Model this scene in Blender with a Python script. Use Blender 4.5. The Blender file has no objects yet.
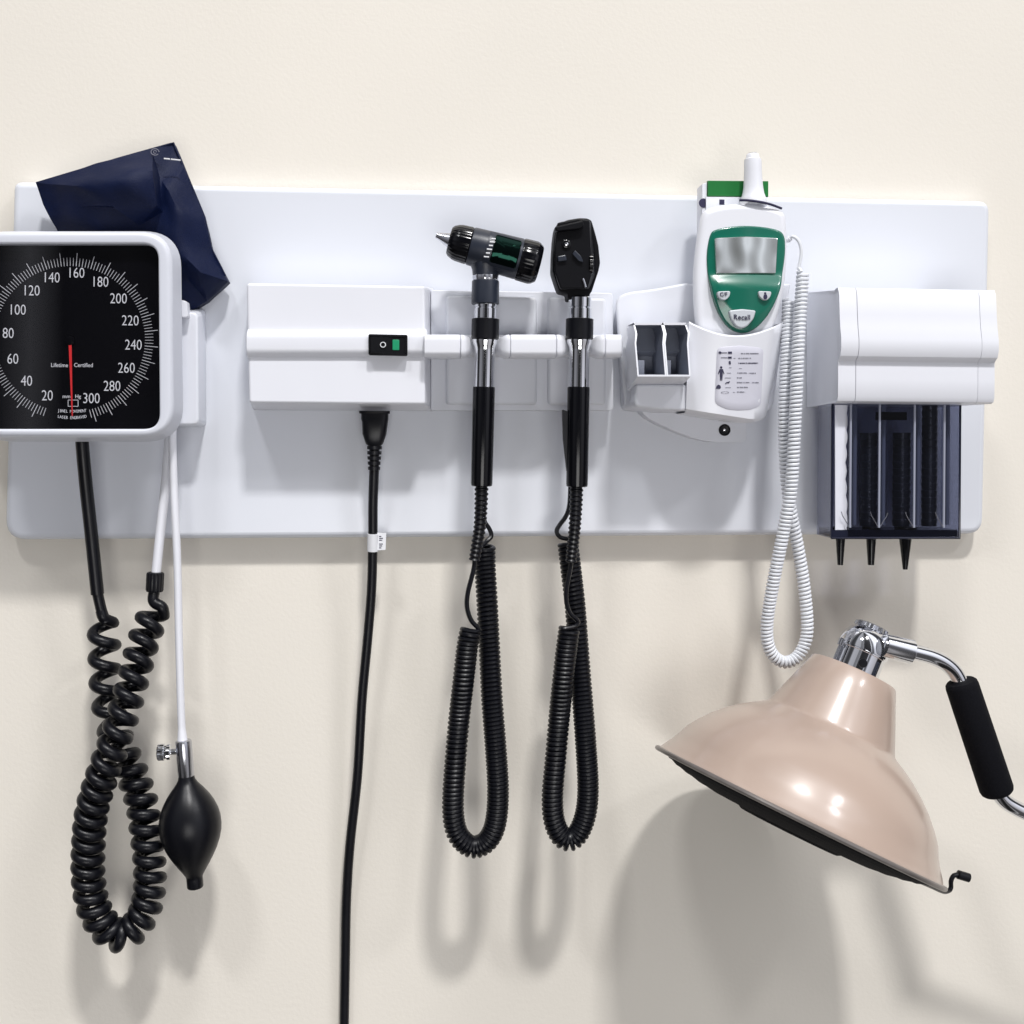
import bpy, bmesh, math, random
from mathutils import Vector, Matrix
random.seed(7)
SCN = bpy.context.scene
COL = SCN.collection

# ------------------------------------------------------------------ camera
F, YAW, ROLL, SY, DIST = 1150.0, math.radians(4.5), math.radians(0.4), -80.0, 1.15

def ray(px, py):
    u = (px - 512) / F; v = -(py - 512 - SY) / F
    c, s = math.cos(ROLL), math.sin(ROLL)
    u, v = c*u - s*v, s*u + c*v
    return (Vector((math.sin(YAW), math.cos(YAW), 0)) + u*Vector((math.cos(YAW), -math.sin(YAW), 0)) + Vector((0, 0, v)))
_r = ray(512, 512)
CAM = Vector((.512, 0, -.512)) - _r*(DIST/_r.y)

def P(px, py, d):
    """photo measurement -> point on the plane d millimetres in front of the wall"""
    r = ray(px, py); t = (-d/1000 - CAM.y)/r.y
    return CAM + r*t

def sc(px, py, d):
    return (P(px+1, py, d) - P(px, py, d)).length

cam = bpy.data.cameras.new('camera'); cam_o = bpy.data.objects.new('camera', cam); COL.objects.link(cam_o)
cam.sensor_width = 36; cam.lens = 36*F/1024; cam.shift_y = SY/1024; cam.clip_end = 50; cam.clip_start = .02
_f = Vector((math.sin(YAW), math.cos(YAW), 0)); _rt = Vector((math.cos(YAW), -math.sin(YAW), 0)); _up = Vector((0, 0, 1))
_c, _s = math.cos(ROLL), math.sin(ROLL)
R_, U_ = _rt*_c + _up*_s, _up*_c - _rt*_s
M_ = Matrix((R_, U_, -_f)).transposed().to_4x4(); M_.translation = CAM
cam_o.matrix_world = M_
SCN.camera = cam_o

# ------------------------------------------------------------------ materials
def mat(name, col, rough=.4, metal=0., noise=0., nscale=30., bump=0., bscale=200., coat=0., sheen=0., rnoise=0., spec=.5):
    m = bpy.data.materials.new(name); m.use_nodes = True
    nt = m.node_tree; N = nt.nodes; L = nt.links
    b = N['Principled BSDF']
    b.inputs['Base Color'].default_value = (*col, 1); b.inputs['Roughness'].default_value = rough
    b.inputs['Metallic'].default_value = metal; b.inputs['Specular IOR Level'].default_value = spec
    b.inputs['Coat Weight'].default_value = coat; b.inputs['Coat Roughness'].default_value = .08
    if sheen: b.inputs['Sheen Weight'].default_value = sheen; b.inputs['Sheen Roughness'].default_value = .4
    tc = N.new('ShaderNodeTexCoord')
    if noise or rnoise:
        n = N.new('ShaderNodeTexNoise'); n.inputs['Scale'].default_value = nscale; n.inputs['Detail'].default_value = 6
        L.new(tc.outputs['Object'], n.inputs['Vector'])
        if noise:
            mx = N.new('ShaderNodeMix'); mx.data_type = 'RGBA'
            mx.inputs['A'].default_value = (*[c*(1-noise) for c in col], 1)
            mx.inputs['B'].default_value = (*[min(1, c*(1+noise)) for c in col], 1)
            L.new(n.outputs['Fac'], mx.inputs['Factor']); L.new(mx.outputs['Result'], b.inputs['Base Color'])
        if rnoise:
            mr = N.new('ShaderNodeMapRange'); mr.inputs['To Min'].default_value = max(.02, rough-rnoise); mr.inputs['To Max'].default_value = rough+rnoise
            L.new(n.outputs['Fac'], mr.inputs['Value']); L.new(mr.outputs['Result'], b.inputs['Roughness'])
    if bump:
        n2 = N.new('ShaderNodeTexNoise'); n2.inputs['Scale'].default_value = bscale; n2.inputs['Detail'].default_value = 4
        L.new(tc.outputs['Object'], n2.inputs['Vector'])
        bp = N.new('ShaderNodeBump'); bp.inputs['Strength'].default_value = bump; bp.inputs['Distance'].default_value = .001
        L.new(n2.outputs['Fac'], bp.inputs['Height']); L.new(bp.outputs['Normal'], b.inputs['Normal'])
    return m

def clear(name, tint, gloss=1.0, rough=.03, ior=1.5):
    m = bpy.data.materials.new(name); m.use_nodes = True
    nt = m.node_tree; N = nt.nodes; L = nt.links
    for n in list(N): N.remove(n)
    o = N.new('ShaderNodeOutputMaterial'); mx = N.new('ShaderNodeMixShader'); t = N.new('ShaderNodeBsdfTransparent'); g = N.new('ShaderNodeBsdfGlossy'); f = N.new('ShaderNodeMath'); lw = N.new('ShaderNodeLayerWeight'); pw = N.new('ShaderNodeMath')
    t.inputs['Color'].default_value = (*tint, 1); g.inputs['Roughness'].default_value = rough; g.inputs['Color'].default_value = (gloss, gloss, gloss, 1)
    r0 = ((ior-1)/(ior+1))**2; lw.inputs['Blend'].default_value = .5
    pw.operation = 'POWER'; pw.inputs[1].default_value = 5; L.new(lw.outputs['Facing'], pw.inputs[0])
    f.operation = 'MULTIPLY_ADD'; f.inputs[1].default_value = 1-r0; f.inputs[2].default_value = r0; L.new(pw.outputs[0], f.inputs[0])
    L.new(f.outputs[0], mx.inputs[0]); L.new(t.outputs[0], mx.inputs[1]); L.new(g.outputs[0], mx.inputs[2]); L.new(mx.outputs[0], o.inputs[0])
    return m

M = dict(
    wall=mat('cream wall paint', (.795, .752, .674), .58, noise=.045, nscale=4, bump=.2, bscale=260),
    board=mat('white laminate board', (.735, .758, .815), .27, noise=.02, nscale=6),
    white=mat('white moulded plastic', (.75, .768, .825), .36, noise=.015, nscale=25, bump=.02, bscale=900, rnoise=.06),
    bright=mat('bright white plastic', (.80, .812, .865), .3, noise=.01, nscale=25, bump=.015, bscale=900, rnoise=.05),
    tube=mat('white rubber tube', (.78, .79, .84), .42, noise=.03, nscale=40),
    wcoil=mat('white cord plastic', (.74, .76, .80), .38, noise=.03, nscale=60),
    black=mat('black rubber', (.0035, .0038, .0062), .34, noise=.25, nscale=50, bump=.05, bscale=900, rnoise=.08, spec=.3),
    gloss=mat('glossy black plastic', (.0028, .0030, .0045), .16, rnoise=.05, nscale=60, noise=.2, spec=.32),
    matte=mat('matte black foam', (.0035, .0037, .006), .85, noise=.3, nscale=300, bump=.6, bscale=1200, spec=.15),
    charcoal=mat('charcoal plastic', (.017, .022, .036), .36, noise=.1, nscale=90, bump=.04, bscale=1500, rnoise=.08),
    chrome=mat('polished chrome', (.80, .81, .84), .07, metal=1, rnoise=.04, nscale=60),
    steel=mat('brushed steel', (.52, .53, .57), .24, metal=1, rnoise=.08, nscale=80),
    cloth=mat('navy nylon cloth', (.0013, .0058, .034), .55, noise=.3, nscale=30, bump=.45, bscale=1100, spec=.2),
    dial=mat('black dial', (.0022, .0022, .0036), .4, spec=.05),
    ink=mat('white ink', (.78, .79, .82), .5), dark_ink=mat('dark ink', (.02, .018, .06), .5), grey_ink=mat('grey ink', (.22, .22, .27), .5),
    red=mat('red paint', (.75, .03, .035), .35),
    green=mat('teal green face', (.006, .135, .088), .22, coat=.5, noise=.04, nscale=60),
    box_green=mat('green printed card', (.006, .16, .03), .4, noise=.06, nscale=60),
    led=mat('green switch lens', (.015, .30, .14), .25),
    screen=mat('grey display', (.80, .84, .83), .05, metal=.82, spec=.8, bump=.4, bscale=48),
    key=mat('grey key', (.56, .59, .63), .35), sticker=mat('label film', (.66, .66, .74), .4, noise=.02, nscale=30),
    enamel=mat('beige pink enamel', (.425, .328, .272), .36, noise=.07, nscale=9, coat=.8, rnoise=.06),
    rimmetal=mat('worn rim', (.22, .20, .19), .34, metal=.5, noise=.3, nscale=60),
    glass=clear('dial glass', (.96, .96, .97), .9, .015),
    lens=clear('otoscope lens', (.12, .16, .16), 1.0, .03, 1.7),
    smoke=clear('smoked plastic', (.62, .635, .69), 1, .04, 1.45),
    smoke_edge=mat('smoked plastic edge', (.012, .014, .03), .12),
    smoke_in=clear('smoked inner plastic', (.74, .75, .82), 1, .08, 1.5),
    frame=mat('grey white frame plastic', (.66, .68, .745), .34, noise=.02, nscale=25, bump=.02, bscale=900, rnoise=.05),
    rib=mat('smoked rib highlight', (.33, .35, .43), .12),  # rib made pale to paint in its bright highlight line
    interior=mat('grey bin liner', (.25, .27, .33), .45, noise=.05, nscale=40),  # grey colour on the inner faces of the white bins
    lens_green=mat('coated lens', (.0015, .003, .003), .08, spec=.28),
    stack=mat('dark speculum plastic', (.018, .021, .034), .3),
    scope=mat('black scope body', (.003, .0032, .005), .5, noise=.2, nscale=60, bump=.06, bscale=1200, spec=.14),
    paper=mat('crinkled white film', (.72, .73, .80), .5, bump=.3, bscale=120, noise=.05, nscale=60),
    seam=mat('seam shadow gap', (.10, .10, .13), .6),
)

M['lens_green'].node_tree.nodes['Principled BSDF'].inputs['Specular Tint'].default_value = (.25, 1, .72, 1)

for n_ in M['screen'].node_tree.nodes:
    if n_.type == 'TEX_NOISE': n_.inputs['Detail'].default_value = 0
M['enamel'].node_tree.nodes['Principled BSDF'].inputs['Coat Roughness'].default_value = .17

# ------------------------------------------------------------------ mesh builder
class MB:
    def __init__(s):
        s.bm = bmesh.new(); s.mi = 0
    def face(s, vs):
        try:
            f = s.bm.faces.new(vs); f.material_index = s.mi; f.smooth = True; return f
        except ValueError: return None
    def loft(s, rings, cap0=True, cap1=True, closed=True, capsharp=False):
        rv = [[s.bm.verts.new(p) for p in r] for r in rings]
        n = len(rv[0])
        for a, b in zip(rv, rv[1:]):
            for i in range(n if closed else n-1):
                j = (i+1) % n; s.face((a[i], a[j], b[j], b[i]))
        for c, r in ((cap0, rv[0][::-1]), (cap1, rv[-1])):
            if c:
                f = s.face(r)
                if f and capsharp:
                    for e in f.edges: e.smooth = False
        return rv
    def prism(s, poly, y1, y2, bev=0., seg=3, back=None, bev_back=False):
        """poly: [(x,z)] front outline at y1 (nearer the viewer); back outline optional at y2"""
        back = back or poly
        bev = safe(poly, bev)
        rings = [[Vector((x, y2, z)) for x, z in (offset(back, bev*.8) if bev_back else back)]]
        if bev_back: rings.append([Vector((x, y2-bev*.8, z)) for x, z in back])
        if bev > 0:
            for k in range(seg+1):
                a = math.pi/2*k/seg
                o = offset(poly, bev*(1-math.cos(a)))
                yy = y1 + bev*(1-math.sin(a))
                rings.append([Vector((x, yy, z)) for x, z in o])
        else: rings.append([Vector((x, y1, z)) for x, z in poly])
        s.loft(rings, capsharp=True)
    def ring_frame(s, outer, inner, y1, y2, y2i, bev=.002, seg=3, back=None):
        bev = safe(outer, bev)
        rings = [[Vector((x, y2, z)) for x, z in (back or outer)]]
        for k in range(seg+1):
            a = math.pi/2*k/seg; o = offset(outer, bev*(1-math.cos(a)))
            rings.append([Vector((x, y1+bev*(1-math.sin(a)), z)) for x, z in o])
        b2 = bev*.4
        for k in range(seg+1):
            a = math.pi/2*(1-k/seg); o = offset(inner, -b2*(1-math.cos(a)))
            rings.append([Vector((x, y1+b2*(1-math.sin(a)), z)) for x, z in o])
        rings.append([Vector((x, y2i, z)) for x, z in inner])
        rings.append([Vector((x, y2, z)) for x, z in inner])
        rings.append(rings[0])
        s.loft(rings, False, False)
    def box(s, x1, x2, y1, y2, z1, z2, bev=.001):
        s.prism([(x1, z1), (x2, z1), (x2, z2), (x1, z2)] if bev == 0 else roundp([(x1, z1), (x2, z1), (x2, z2), (x1, z2)], bev, 3), min(y1, y2), max(y1, y2), bev)
    def lathe(s, prof, org, ax, n=40, cap0=True, cap1=True, knurl=0, kd=0.):
        ax = ax.normalized(); u = ax.orthogonal().normalized(); v = ax.cross(u)
        rings = []
        for t, r in prof:
            rr = max(r, 1e-5)
            rings.append([org + ax*t + (u*math.cos(2*math.pi*i/n) + v*math.sin(2*math.pi*i/n))*(rr*(1 + (kd*math.cos(knurl*2*math.pi*i/n) if knurl else 0))) for i in range(n)])
        s.loft(rings, cap0, cap1)
    def tube(s, pts, r, n=12, cap=True):
        k = len(pts); fr = frames(pts); rings = []
        for i, p in enumerate(pts):
            t, u, v = fr[i]; rr = r[i] if isinstance(r, (list, tuple)) else r
            rings.append([p + (u*math.cos(2*math.pi*j/n) + v*math.sin(2*math.pi*j/n))*rr for j in range(n)])
        s.loft(rings, cap, cap)
    def text(s, body, c, size, extr=.0002, right=Vector((1, 0, 0)), up=Vector((0, 0, 1)), sx=1., align='CENTER', thin=0.):
        cu = bpy.data.curves.new('lettering', 'FONT'); cu.body = body; cu.size = size; cu.align_x = align; cu.align_y = 'CENTER'; cu.extrude = extr; cu.offset = -thin; cu.resolution_u = 3
        ob = bpy.data.objects.new('lettering', cu)
        me = bpy.data.meshes.new_from_object(ob)
        nrm = right.cross(up)
        vs = [s.bm.verts.new(c + right*(p.co.x*sx) + up*p.co.y + nrm*p.co.z) for p in me.vertices]
        for f in me.polygons:
            ff = s.face([vs[i] for i in f.vertices])
            if ff: ff.smooth = False
        bpy.data.objects.remove(ob); bpy.data.curves.remove(cu); bpy.data.meshes.remove(me)
    def build(s, name, mats, parent=None, recalc=True, sharp=32):
        bm = s.bm
        bmesh.ops.dissolve_degenerate(bm, dist=1e-7, edges=bm.edges)
        if recalc: bmesh.ops.recalc_face_normals(bm, faces=bm.faces)
        if parent is None:
            co = [v.co for v in bm.verts]
            org = Vector([(min(c[i] for c in co)+max(c[i] for c in co))/2 for i in range(3)])
        else: org = ORG[parent.name]
        for v in bm.verts: v.co -= org
        th = math.radians(sharp)
        for e in bm.edges:
            if len(e.link_faces) != 2 or e.calc_face_angle(0) > th: e.smooth = False
        me = bpy.data.meshes.new(name); bm.to_mesh(me); bm.free()
        for m in (mats if isinstance(mats, (list, tuple)) else [mats]): me.materials.append(M[m])
        o = bpy.data.objects.new(name, me); COL.objects.link(o)
        if parent is None: o.location = org
        else: o.parent = parent
        ORG[o.name] = org
        return o
ORG = {}

def frames(pts):
    k = len(pts); T = []
    for i in range(k):
        T.append((pts[min(i+1, k-1)] - pts[max(i-1, 0)]).normalized())
    u = T[0].cross(Vector((0, 1, 0)))
    if u.length < .1: u = T[0].cross(Vector((1, 0, 0)))
    u.normalize(); out = []
    for t in T:
        u = (u - t*u.dot(t)).normalized(); out.append((t, u, t.cross(u)))
    return out

def spline(pts, step=.002):
    """Catmull-Rom through pts, resampled at an even step"""
    q = [pts[0]*2 - pts[1]] + list(pts) + [pts[-1]*2 - pts[-2]]
    d = []
    for i in range(1, len(q)-2):
        a, b, c, e = q[i-1:i+3]
        for k in range(24):
            t = k/24
            d.append(.5*((2*b) + (c-a)*t + (2*a-5*b+4*c-e)*t*t + (3*b-a-3*c+e)*t**3))
    d.append(pts[-1].copy())
    out = [d[0]]; acc = 0; L = 0
    for a, b in zip(d, d[1:]):
        seg = (b-a).length
        while seg > 0 and acc + seg >= step:
            f = (step-acc)/seg; a = a + (b-a)*f; out.append(a); seg = (b-a).length; acc = 0
        acc += seg
    if (out[-1]-d[-1]).length > step*.3: out.append(d[-1])
    return out

def coil(pts, R, pitch, per=16, phase=0., hand=1):
    """pts: fine centreline; R radius (value or f(u)); pitch value or f(u) -> points of the wound wire"""
    fr = frames(pts); out = []; ph = phase
    n = len(pts); ln = [0]
    for a, b in zip(pts, pts[1:]): ln.append(ln[-1] + (b-a).length)
    T = ln[-1]; s = 0.; i = 0
    while s < T:
        while i < n-2 and ln[i+1] < s: i += 1
        f = (s-ln[i])/max(1e-9, ln[i+1]-ln[i]); u = s/T
        p = pts[i].lerp(pts[i+1], f); t, a, b = fr[i]
        a = a.lerp(fr[i+1][1], f); b = b.lerp(fr[i+1][2], f)
        rr = R(u) if callable(R) else R; pp = pitch(u) if callable(pitch) else pitch
        out.append(p + (a*math.cos(ph) + b*math.sin(ph)*hand)*rr)
        ph += 2*math.pi/per; s += pp/per
    return out

def area(p): return sum(a[0]*b[1]-b[0]*a[1] for a, b in zip(p, p[1:]+p[:1]))/2
def offset(p, d):
    """inset of a closed outline by d (positive = inwards)"""
    if abs(d) < 1e-9: return list(p)
    sgn = 1 if area(p) > 0 else -1; n = len(p); out = []
    for i in range(n):
        a, b, c = p[i-1], p[i], p[(i+1) % n]
        e1 = Vector((b[0]-a[0], b[1]-a[1])); e2 = Vector((c[0]-b[0], c[1]-b[1]))
        if e1.length < 1e-9: e1 = e2
        if e2.length < 1e-9: e2 = e1
        e1.normalize(); e2.normalize()
        n1 = Vector((-e1.y, e1.x))*sgn; n2 = Vector((-e2.y, e2.x))*sgn
        m = n1+n2
        if m.length < 1e-6: m = n1
        m.normalize(); k = d/max(.4, m.dot(n1))
        out.append((b[0]+m.x*k, b[1]+m.y*k))
    return out
def safe(p, d):
    """largest inset up to d at which no edge of the outline turns inside out"""
    def ok(q):
        o = offset(p, q); n = len(p)
        return all((o[(i+1) % n][0]-o[i][0])*(p[(i+1) % n][0]-p[i][0]) + (o[(i+1) % n][1]-o[i][1])*(p[(i+1) % n][1]-p[i][1]) > -1e-12 for i in range(n))
    if ok(d): return d
    lo, hi = 0., d
    for _ in range(22):
        m = (lo+hi)/2
        if ok(m): lo = m
        else: hi = m
    return lo*.97
def roundp(p, r, n=5):
    """round each corner; r one value or one per corner"""
    out = []; k = len(p)
    for i in range(k):
        a, b, c = Vector(p[i-1]), Vector(p[i]), Vector(p[(i+1) % k])
        rr = r[i] if isinstance(r, (list, tuple)) else r
        if rr <= 0: out.append(tuple(b)); continue
        d1, d2 = a-b, c-b
        s1 = b + d1.normalized()*min(rr, d1.length*.49); s2 = b + d2.normalized()*min(rr, d2.length*.49)
        for j in range(n+1):
            t = j/n; out.append(tuple(s1*(1-t)**2 + b*2*t*(1-t) + s2*t*t))
    return out
def dense(p, step):
    out = []
    for a, b in zip(p, p[1:]+p[:1]):
        L = math.hypot(b[0]-a[0], b[1]-a[1]); n = max(1, int(L/step))
        out += [(a[0]+(b[0]-a[0])*i/n, a[1]+(b[1]-a[1])*i/n) for i in range(n)]
    return out
def W(pts, d):
    """outline measured in the photo, on the plane d mm off the wall -> (x, z)"""
    return [(q.x, q.z) for q in (P(x, y, d) for x, y in pts)]
def chaikin(p, k=2):
    for _ in range(k):
        o = []
        for a, b in zip(p, p[1:]+p[:1]):
            o += [(a[0]*.75+b[0]*.25, a[1]*.75+b[1]*.25), (a[0]*.25+b[0]*.75, a[1]*.25+b[1]*.75)]
        p = o
    return p
def PP(lst, d=None, step=.002):
    return spline([P(q[0], q[1], q[2] if d is None else d) for q in lst], step)

def meta(o, label, cat, group=None):
    o['label'] = label; o['category'] = cat
    if group: o['group'] = group
    return o
def thing(name, label, cat, loc, group=None):
    o = bpy.data.objects.new(name, None); COL.objects.link(o); o.location = loc; o.empty_display_size = .02
    ORG[o.name] = Vector(loc)
    return meta(o, label, cat, group)

# ------------------------------------------------------------------ wall
mb = MB()
mb.loft([[Vector((-1.6, 0, 1.2)), Vector((2.7, 0, 1.2)), Vector((2.7, 0, -2.0)), Vector((-1.6, 0, -2.0))],
         [Vector((-1.6, .1, 1.2)), Vector((2.7, .1, 1.2)), Vector((2.7, .1, -2.0)), Vector((-1.6, .1, -2.0))]])
wall = mb.build('wall', 'wall'); wall['kind'] = 'structure'

# ------------------------------------------------------------------ mounting board
mb = MB()
o = roundp(W([(13, 181), (991, 200.5), (984, 534), (4, 540)], 20), [.008, .012, .016, .02], 6)
mb.prism(o, -.020, -.0005, .006, 5)
board = mb.build('mounting_board', 'board')
meta(board, 'long flat white panel on the cream wall carrying the row of medical instruments', 'board')

# ------------------------------------------------------------------ blood pressure gauge
G = thing('pressure_gauge', 'white framed square wall gauge with a black numbered dial and red needle', 'pressure gauge', P(70, 440, 70))
D1 = 100
mb = MB()
outer = roundp(W([(-31, 230.5), (171.3, 230.5), (174, 438), (-31, 438)], D1), .030, 10)
inner = roundp(W([(-20, 244), (158.5, 244), (160, 429), (-20, 429)], D1-2), .0145, 10)
mb.ring_frame(outer, inner, -.100, -.076, -.088, .0055, 6, offset(outer, -.0035))
fr_ = mb.build('frame', 'frame', G)
mb = MB(); mb.prism(offset(outer, .002), -.0805, -.058, .002, back=offset(outer, .012))
mb.build('case', 'white', G)
# dial face with its printed scale
mb = MB(); dd = 90
mb.prism(offset(inner, -.001), -.0895, -.081, 0)
mb.mi = 1
c0 = P(70.3, 339, dd); u1 = sc(70, 339, dd)
RX, UP = Vector((1, 0, 0)), Vector((0, 0, 1))
def dialpt(v, r):
    a = math.radians(184 + (v-160)*1.133)        # clockwise from straight down
    return c0 + Vector((-math.sin(a), 0, -math.cos(a)))*(r*u1)
def stroke(a, b, w, y):
    d = (b-a); n = Vector((d.z, 0, -d.x)).normalized()*(w/2)
    mb.loft([[Vector((q.x, y-.0002, q.z)) for q in (a+n, b+n, b-n, a-n)], [Vector((q.x, y+.0001, q.z)) for q in (a+n, b+n, b-n, a-n)]])
for v in range(14, 303, 2):
    maj = v % 10 == 0
    stroke(dialpt(v, 75.0), dialpt(v, 88.5 if maj else 83.5), u1*(.52 if maj else .40), -.0896)
for v, x, y in ((160, 76, 273.3), (180, 100, 282.3), (200, 118.5, 299), (220, 130.3, 321), (240, 133.4, 345.3), (260, 126.4, 368.4), (280, 112, 386.5), (300, 91.3, 398.8), (20, 47.3, 396), (40, 26.6, 381.3), (60, 12.8, 359.3), (80, 8.2, 333.6), (100, 17.3, 310.2), (120, 31.2, 291), (140, 51.3, 278)):
    mb.text(str(v), P(x, y, dd), .0134, .0002, sx=.77, thin=.00012)
for t, x, y, s_, w in (('Lifetime', 59.5, 365.3, .0052, .9), ('Certified', 83.5, 365.3, .0052, .9), ('mm', 66.5, 396.5, .0046, 1), ('Hg', 78, 396.5, .0046, 1)):
    mb.text(t, P(x, y, dd), s_, .0002, sx=w)
for t, y0, dy in (('JEWEL MOVEMENT', 411.2, 1.0), ('LASER ENGRAVED', 417.4, 1.5)):
    n = len(t)
    for i, ch in enumerate(t):
        if ch == ' ': continue
        q = (i-(n-1)/2)/(n/2)
        mb.text(ch, P(72 + q*14.4, y0 - dy*(q*q) + dy*.3, dd), .0038, .0002, sx=.75)
for a, b in (((68, 400), (78, 400)), ((78, 400), (78, 406.3)), ((78, 406.3), (68, 406.3)), ((68, 406.3), (68, 400))):
    stroke(P(*a, dd), P(*b, dd), u1*.5, -.0896)
mb.build('dial', ['dial', 'ink'], G)
mb = MB()
a, b = P(70, 343, 92), P(72.2, 416, 92)
mb.loft([[Vector((q.x, y, q.z)) for q in (a+RX*.0013, b+RX*.0004, b-RX*.0004, a-RX*.0013)] for y in (-.0920, -.0912)])
mb.build('needle', 'red', G)
mb = MB(); mb.lathe([(0, .0042), (.0015, .004), (.002, .0025)], P(70, 341, 90.5), Vector((0, -1, 0)), 24)
mb.build('hub', 'dial', G)
mb = MB(); mb.prism(offset(inner, -.0006), -.0955, -.0938, 0)
mb.build('glass', 'glass', G)
# cuff tray behind the gauge
mb = MB()
t_o = roundp(W([(-30, 312), (198, 312), (199, 425), (-30, 425)], 57), .006, 4)
mb.prism(t_o, -.0575, -.0205, .002, 3, back=roundp(W([(-30, 308), (205, 308), (205.5, 427), (-30, 427)], 24), .006, 4))
mb.build('cuff_tray', 'white', G)
mb = MB()
mb.prism(roundp(W([(181.5, 300), (187, 301.5), (188.5, 317), (182, 318)], 66), .0015, 3), -.068, -.055, .001)
mb.build('clip', 'bright', G)

# ------------------------------------------------------------------ cuff
CF = thing('pressure_cuff', 'folded navy blue cloth arm cuff tucked behind the square gauge', 'arm cuff', P(130, 300, 45))
V = {}
def cv(k, x, y, d): V[k] = (x, y, d)
for k, x, y, d in (('A', 36.5, 183, 52), ('B', 75, 171.5, 58), ('C', 120, 158, 60), ('D', 152, 149, 52), ('E', 173.5, 143, 46), ('F', 184, 168, 50), ('G', 203.5, 215, 52), ('H', 211, 248, 50), ('I', 228, 281.5, 46), ('J', 207, 301, 42), ('K', 186, 314, 42), ('L', 120, 320, 40), ('Mm', 60, 236, 48), ('N', 43, 204, 52),
                   ('a', 85, 186, 74), ('b', 125, 178, 80), ('c', 152, 170, 72), ('d', 160, 178, 56), ('e', 112, 206, 70), ('f', 80, 206, 64), ('g', 118, 208, 62), ('h', 140, 226, 58), ('i', 156, 205, 70), ('j', 163, 212, 60), ('k', 180, 215, 66), ('l', 178, 250, 64), ('m', 200, 272, 62), ('n', 185, 276, 52), ('o', 105, 240, 58), ('p', 150, 262, 60), ('q', 168, 190, 64)):
    cv(k, x, y, d)
tri = ['A B a', 'B b a', 'B C b', 'C c b', 'C D c', 'D d c', 'D E d', 'E F d', 'F q d', 'F G q', 'G k q', 'd q j', 'd j i', 'c d i', 'b c i', 'b i e', 'a b e', 'a e f', 'A a f', 'A f N', 'N f Mm', 'f o Mm', 'f g o', 'f e g', 'e i h', 'e h g', 'g h o', 'i j h', 'j q k', 'j k l', 'j l h', 'h l p', 'h p o', 'G H k', 'k H l', 'H m l', 'H I m', 'm I J', 'm J n', 'l m n', 'n J K', 'l n p', 'p n K', 'p K L', 'o p L', 'o L Mm']
mb = MB(); vv = {}; bk = {}
for k, (x, y, d) in V.items(): vv[k] = mb.bm.verts.new(P(x, y, 54 + (d-54)*1.65))
for t in tri: mb.face([vv[q] for q in t.split()])
rim = ['A', 'B', 'C', 'D', 'E', 'F', 'G', 'H', 'I', 'J', 'K', 'L', 'Mm', 'N']
for k in rim: bk[k] = mb.bm.verts.new(vv[k].co + Vector((0, .012, 0)))
for a, b in zip(rim, rim[1:]+rim[:1]): mb.face((vv[a], bk[a], bk[b], vv[b]))
mb.face([bk[k] for k in rim][::-1])
bmesh.ops.triangulate(mb.bm, faces=[f for f in mb.bm.faces if len(f.verts) > 4])
bmesh.ops.recalc_face_normals(mb.bm, faces=mb.bm.faces)
bmesh.ops.subdivide_edges(mb.bm, edges=mb.bm.edges[:], cuts=3, use_grid_fill=True)
rimset = set()
from mathutils import noise as mnoise
for _ in range(3):
    bmesh.ops.smooth_vert(mb.bm, verts=[v for v in mb.bm.verts if v.co.y < -.047], factor=.35, use_axis_x=False, use_axis_y=True, use_axis_z=False)
for v in mb.bm.verts:
    n = mnoise.noise(v.co*45)*.0035 + mnoise.noise(v.co*110)*.0012
    v.co.y += n
cl = mb.build('cloth', 'cloth', CF, sharp=40)
mb = MB()
for (a, b, w) in (((164, 158.6), (170, 159.2), .0014), ((171, 159.3), (180.5, 160.3), .0014)):
    p, q = P(*a, 66), P(*b, 66)
    mb.tube([p, p.lerp(q, .5), q], .0007, 6)
mb.build('stitching', 'ink', CF)
mb = MB()
p = P(155, 152, 62); mb.tube([p + Vector((math.cos(i*.3)*.0036, 0, math.sin(i*.3)*.0030)) for i in range(20)], .0004, 6)
p = P(155, 152, 62); mb.tube([p + Vector((math.cos(i*.5)*.0014, 0, math.sin(i*.5)*.0014)) for i in range(12)], .0003, 6)
mb.build('emblem', 'grey_ink', CF)
mb = MB(); hem = []
for a, b in zip(rim[:8], rim[1:9]):
    p, q = P(*V[a][:2], 54+(V[a][2]-54)*1.65), P(*V[b][:2], 54+(V[b][2]-54)*1.65)
    hem += [p.lerp(q, i/6) for i in range(6)]
mb.tube(hem, .0010, 8); mb.build('hem', 'cloth', CF)
mb = MB(); mb.tube(PP([(174, 300, 48), (173, 400, 52), (169, 445, 55), (165, 490, 56), (160, 535, 56), (156, 574, 55)]), .0044, 16)
mb.build('tube', 'tube', CF)

# ------------------------------------------------------------------ inflation bulb
IB = thing('inflation_bulb', 'black rubber squeeze bulb with chrome valve hanging on a thin white tube', 'squeeze bulb', P(190, 890, 62))
dB = 62; k_ = sc(185, 800, dB)
mb = MB(); tp = PP([(178, 300, 50), (174, 400, 58), (172.5, 440, 64), (174.5, 500, 66), (177.3, 560, 66), (179, 640, 64), (181, 710, 62), (182.5, 742, 62)])
mb.tube(tp, [.0036 if i < len(tp)-8 else .0036+.0002*(i-len(tp)+8) for i in range(len(tp))], 16)
mb.build('tube', 'tube', IB)
ax = P(196, 893, dB) - P(183.5, 740, dB); axn = ax.normalized()
v0 = P(183.3, 740, dB)
mb = MB(); mb.lathe([(0, .0060), (.0006, .0070), (.002, .0074), (.033, .0074), (.034, .0068), (.0345, .004)], v0, ax, 32)
vl = mb.build('valve', 'steel', IB)
b0 = v0 + axn*.0325
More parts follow.
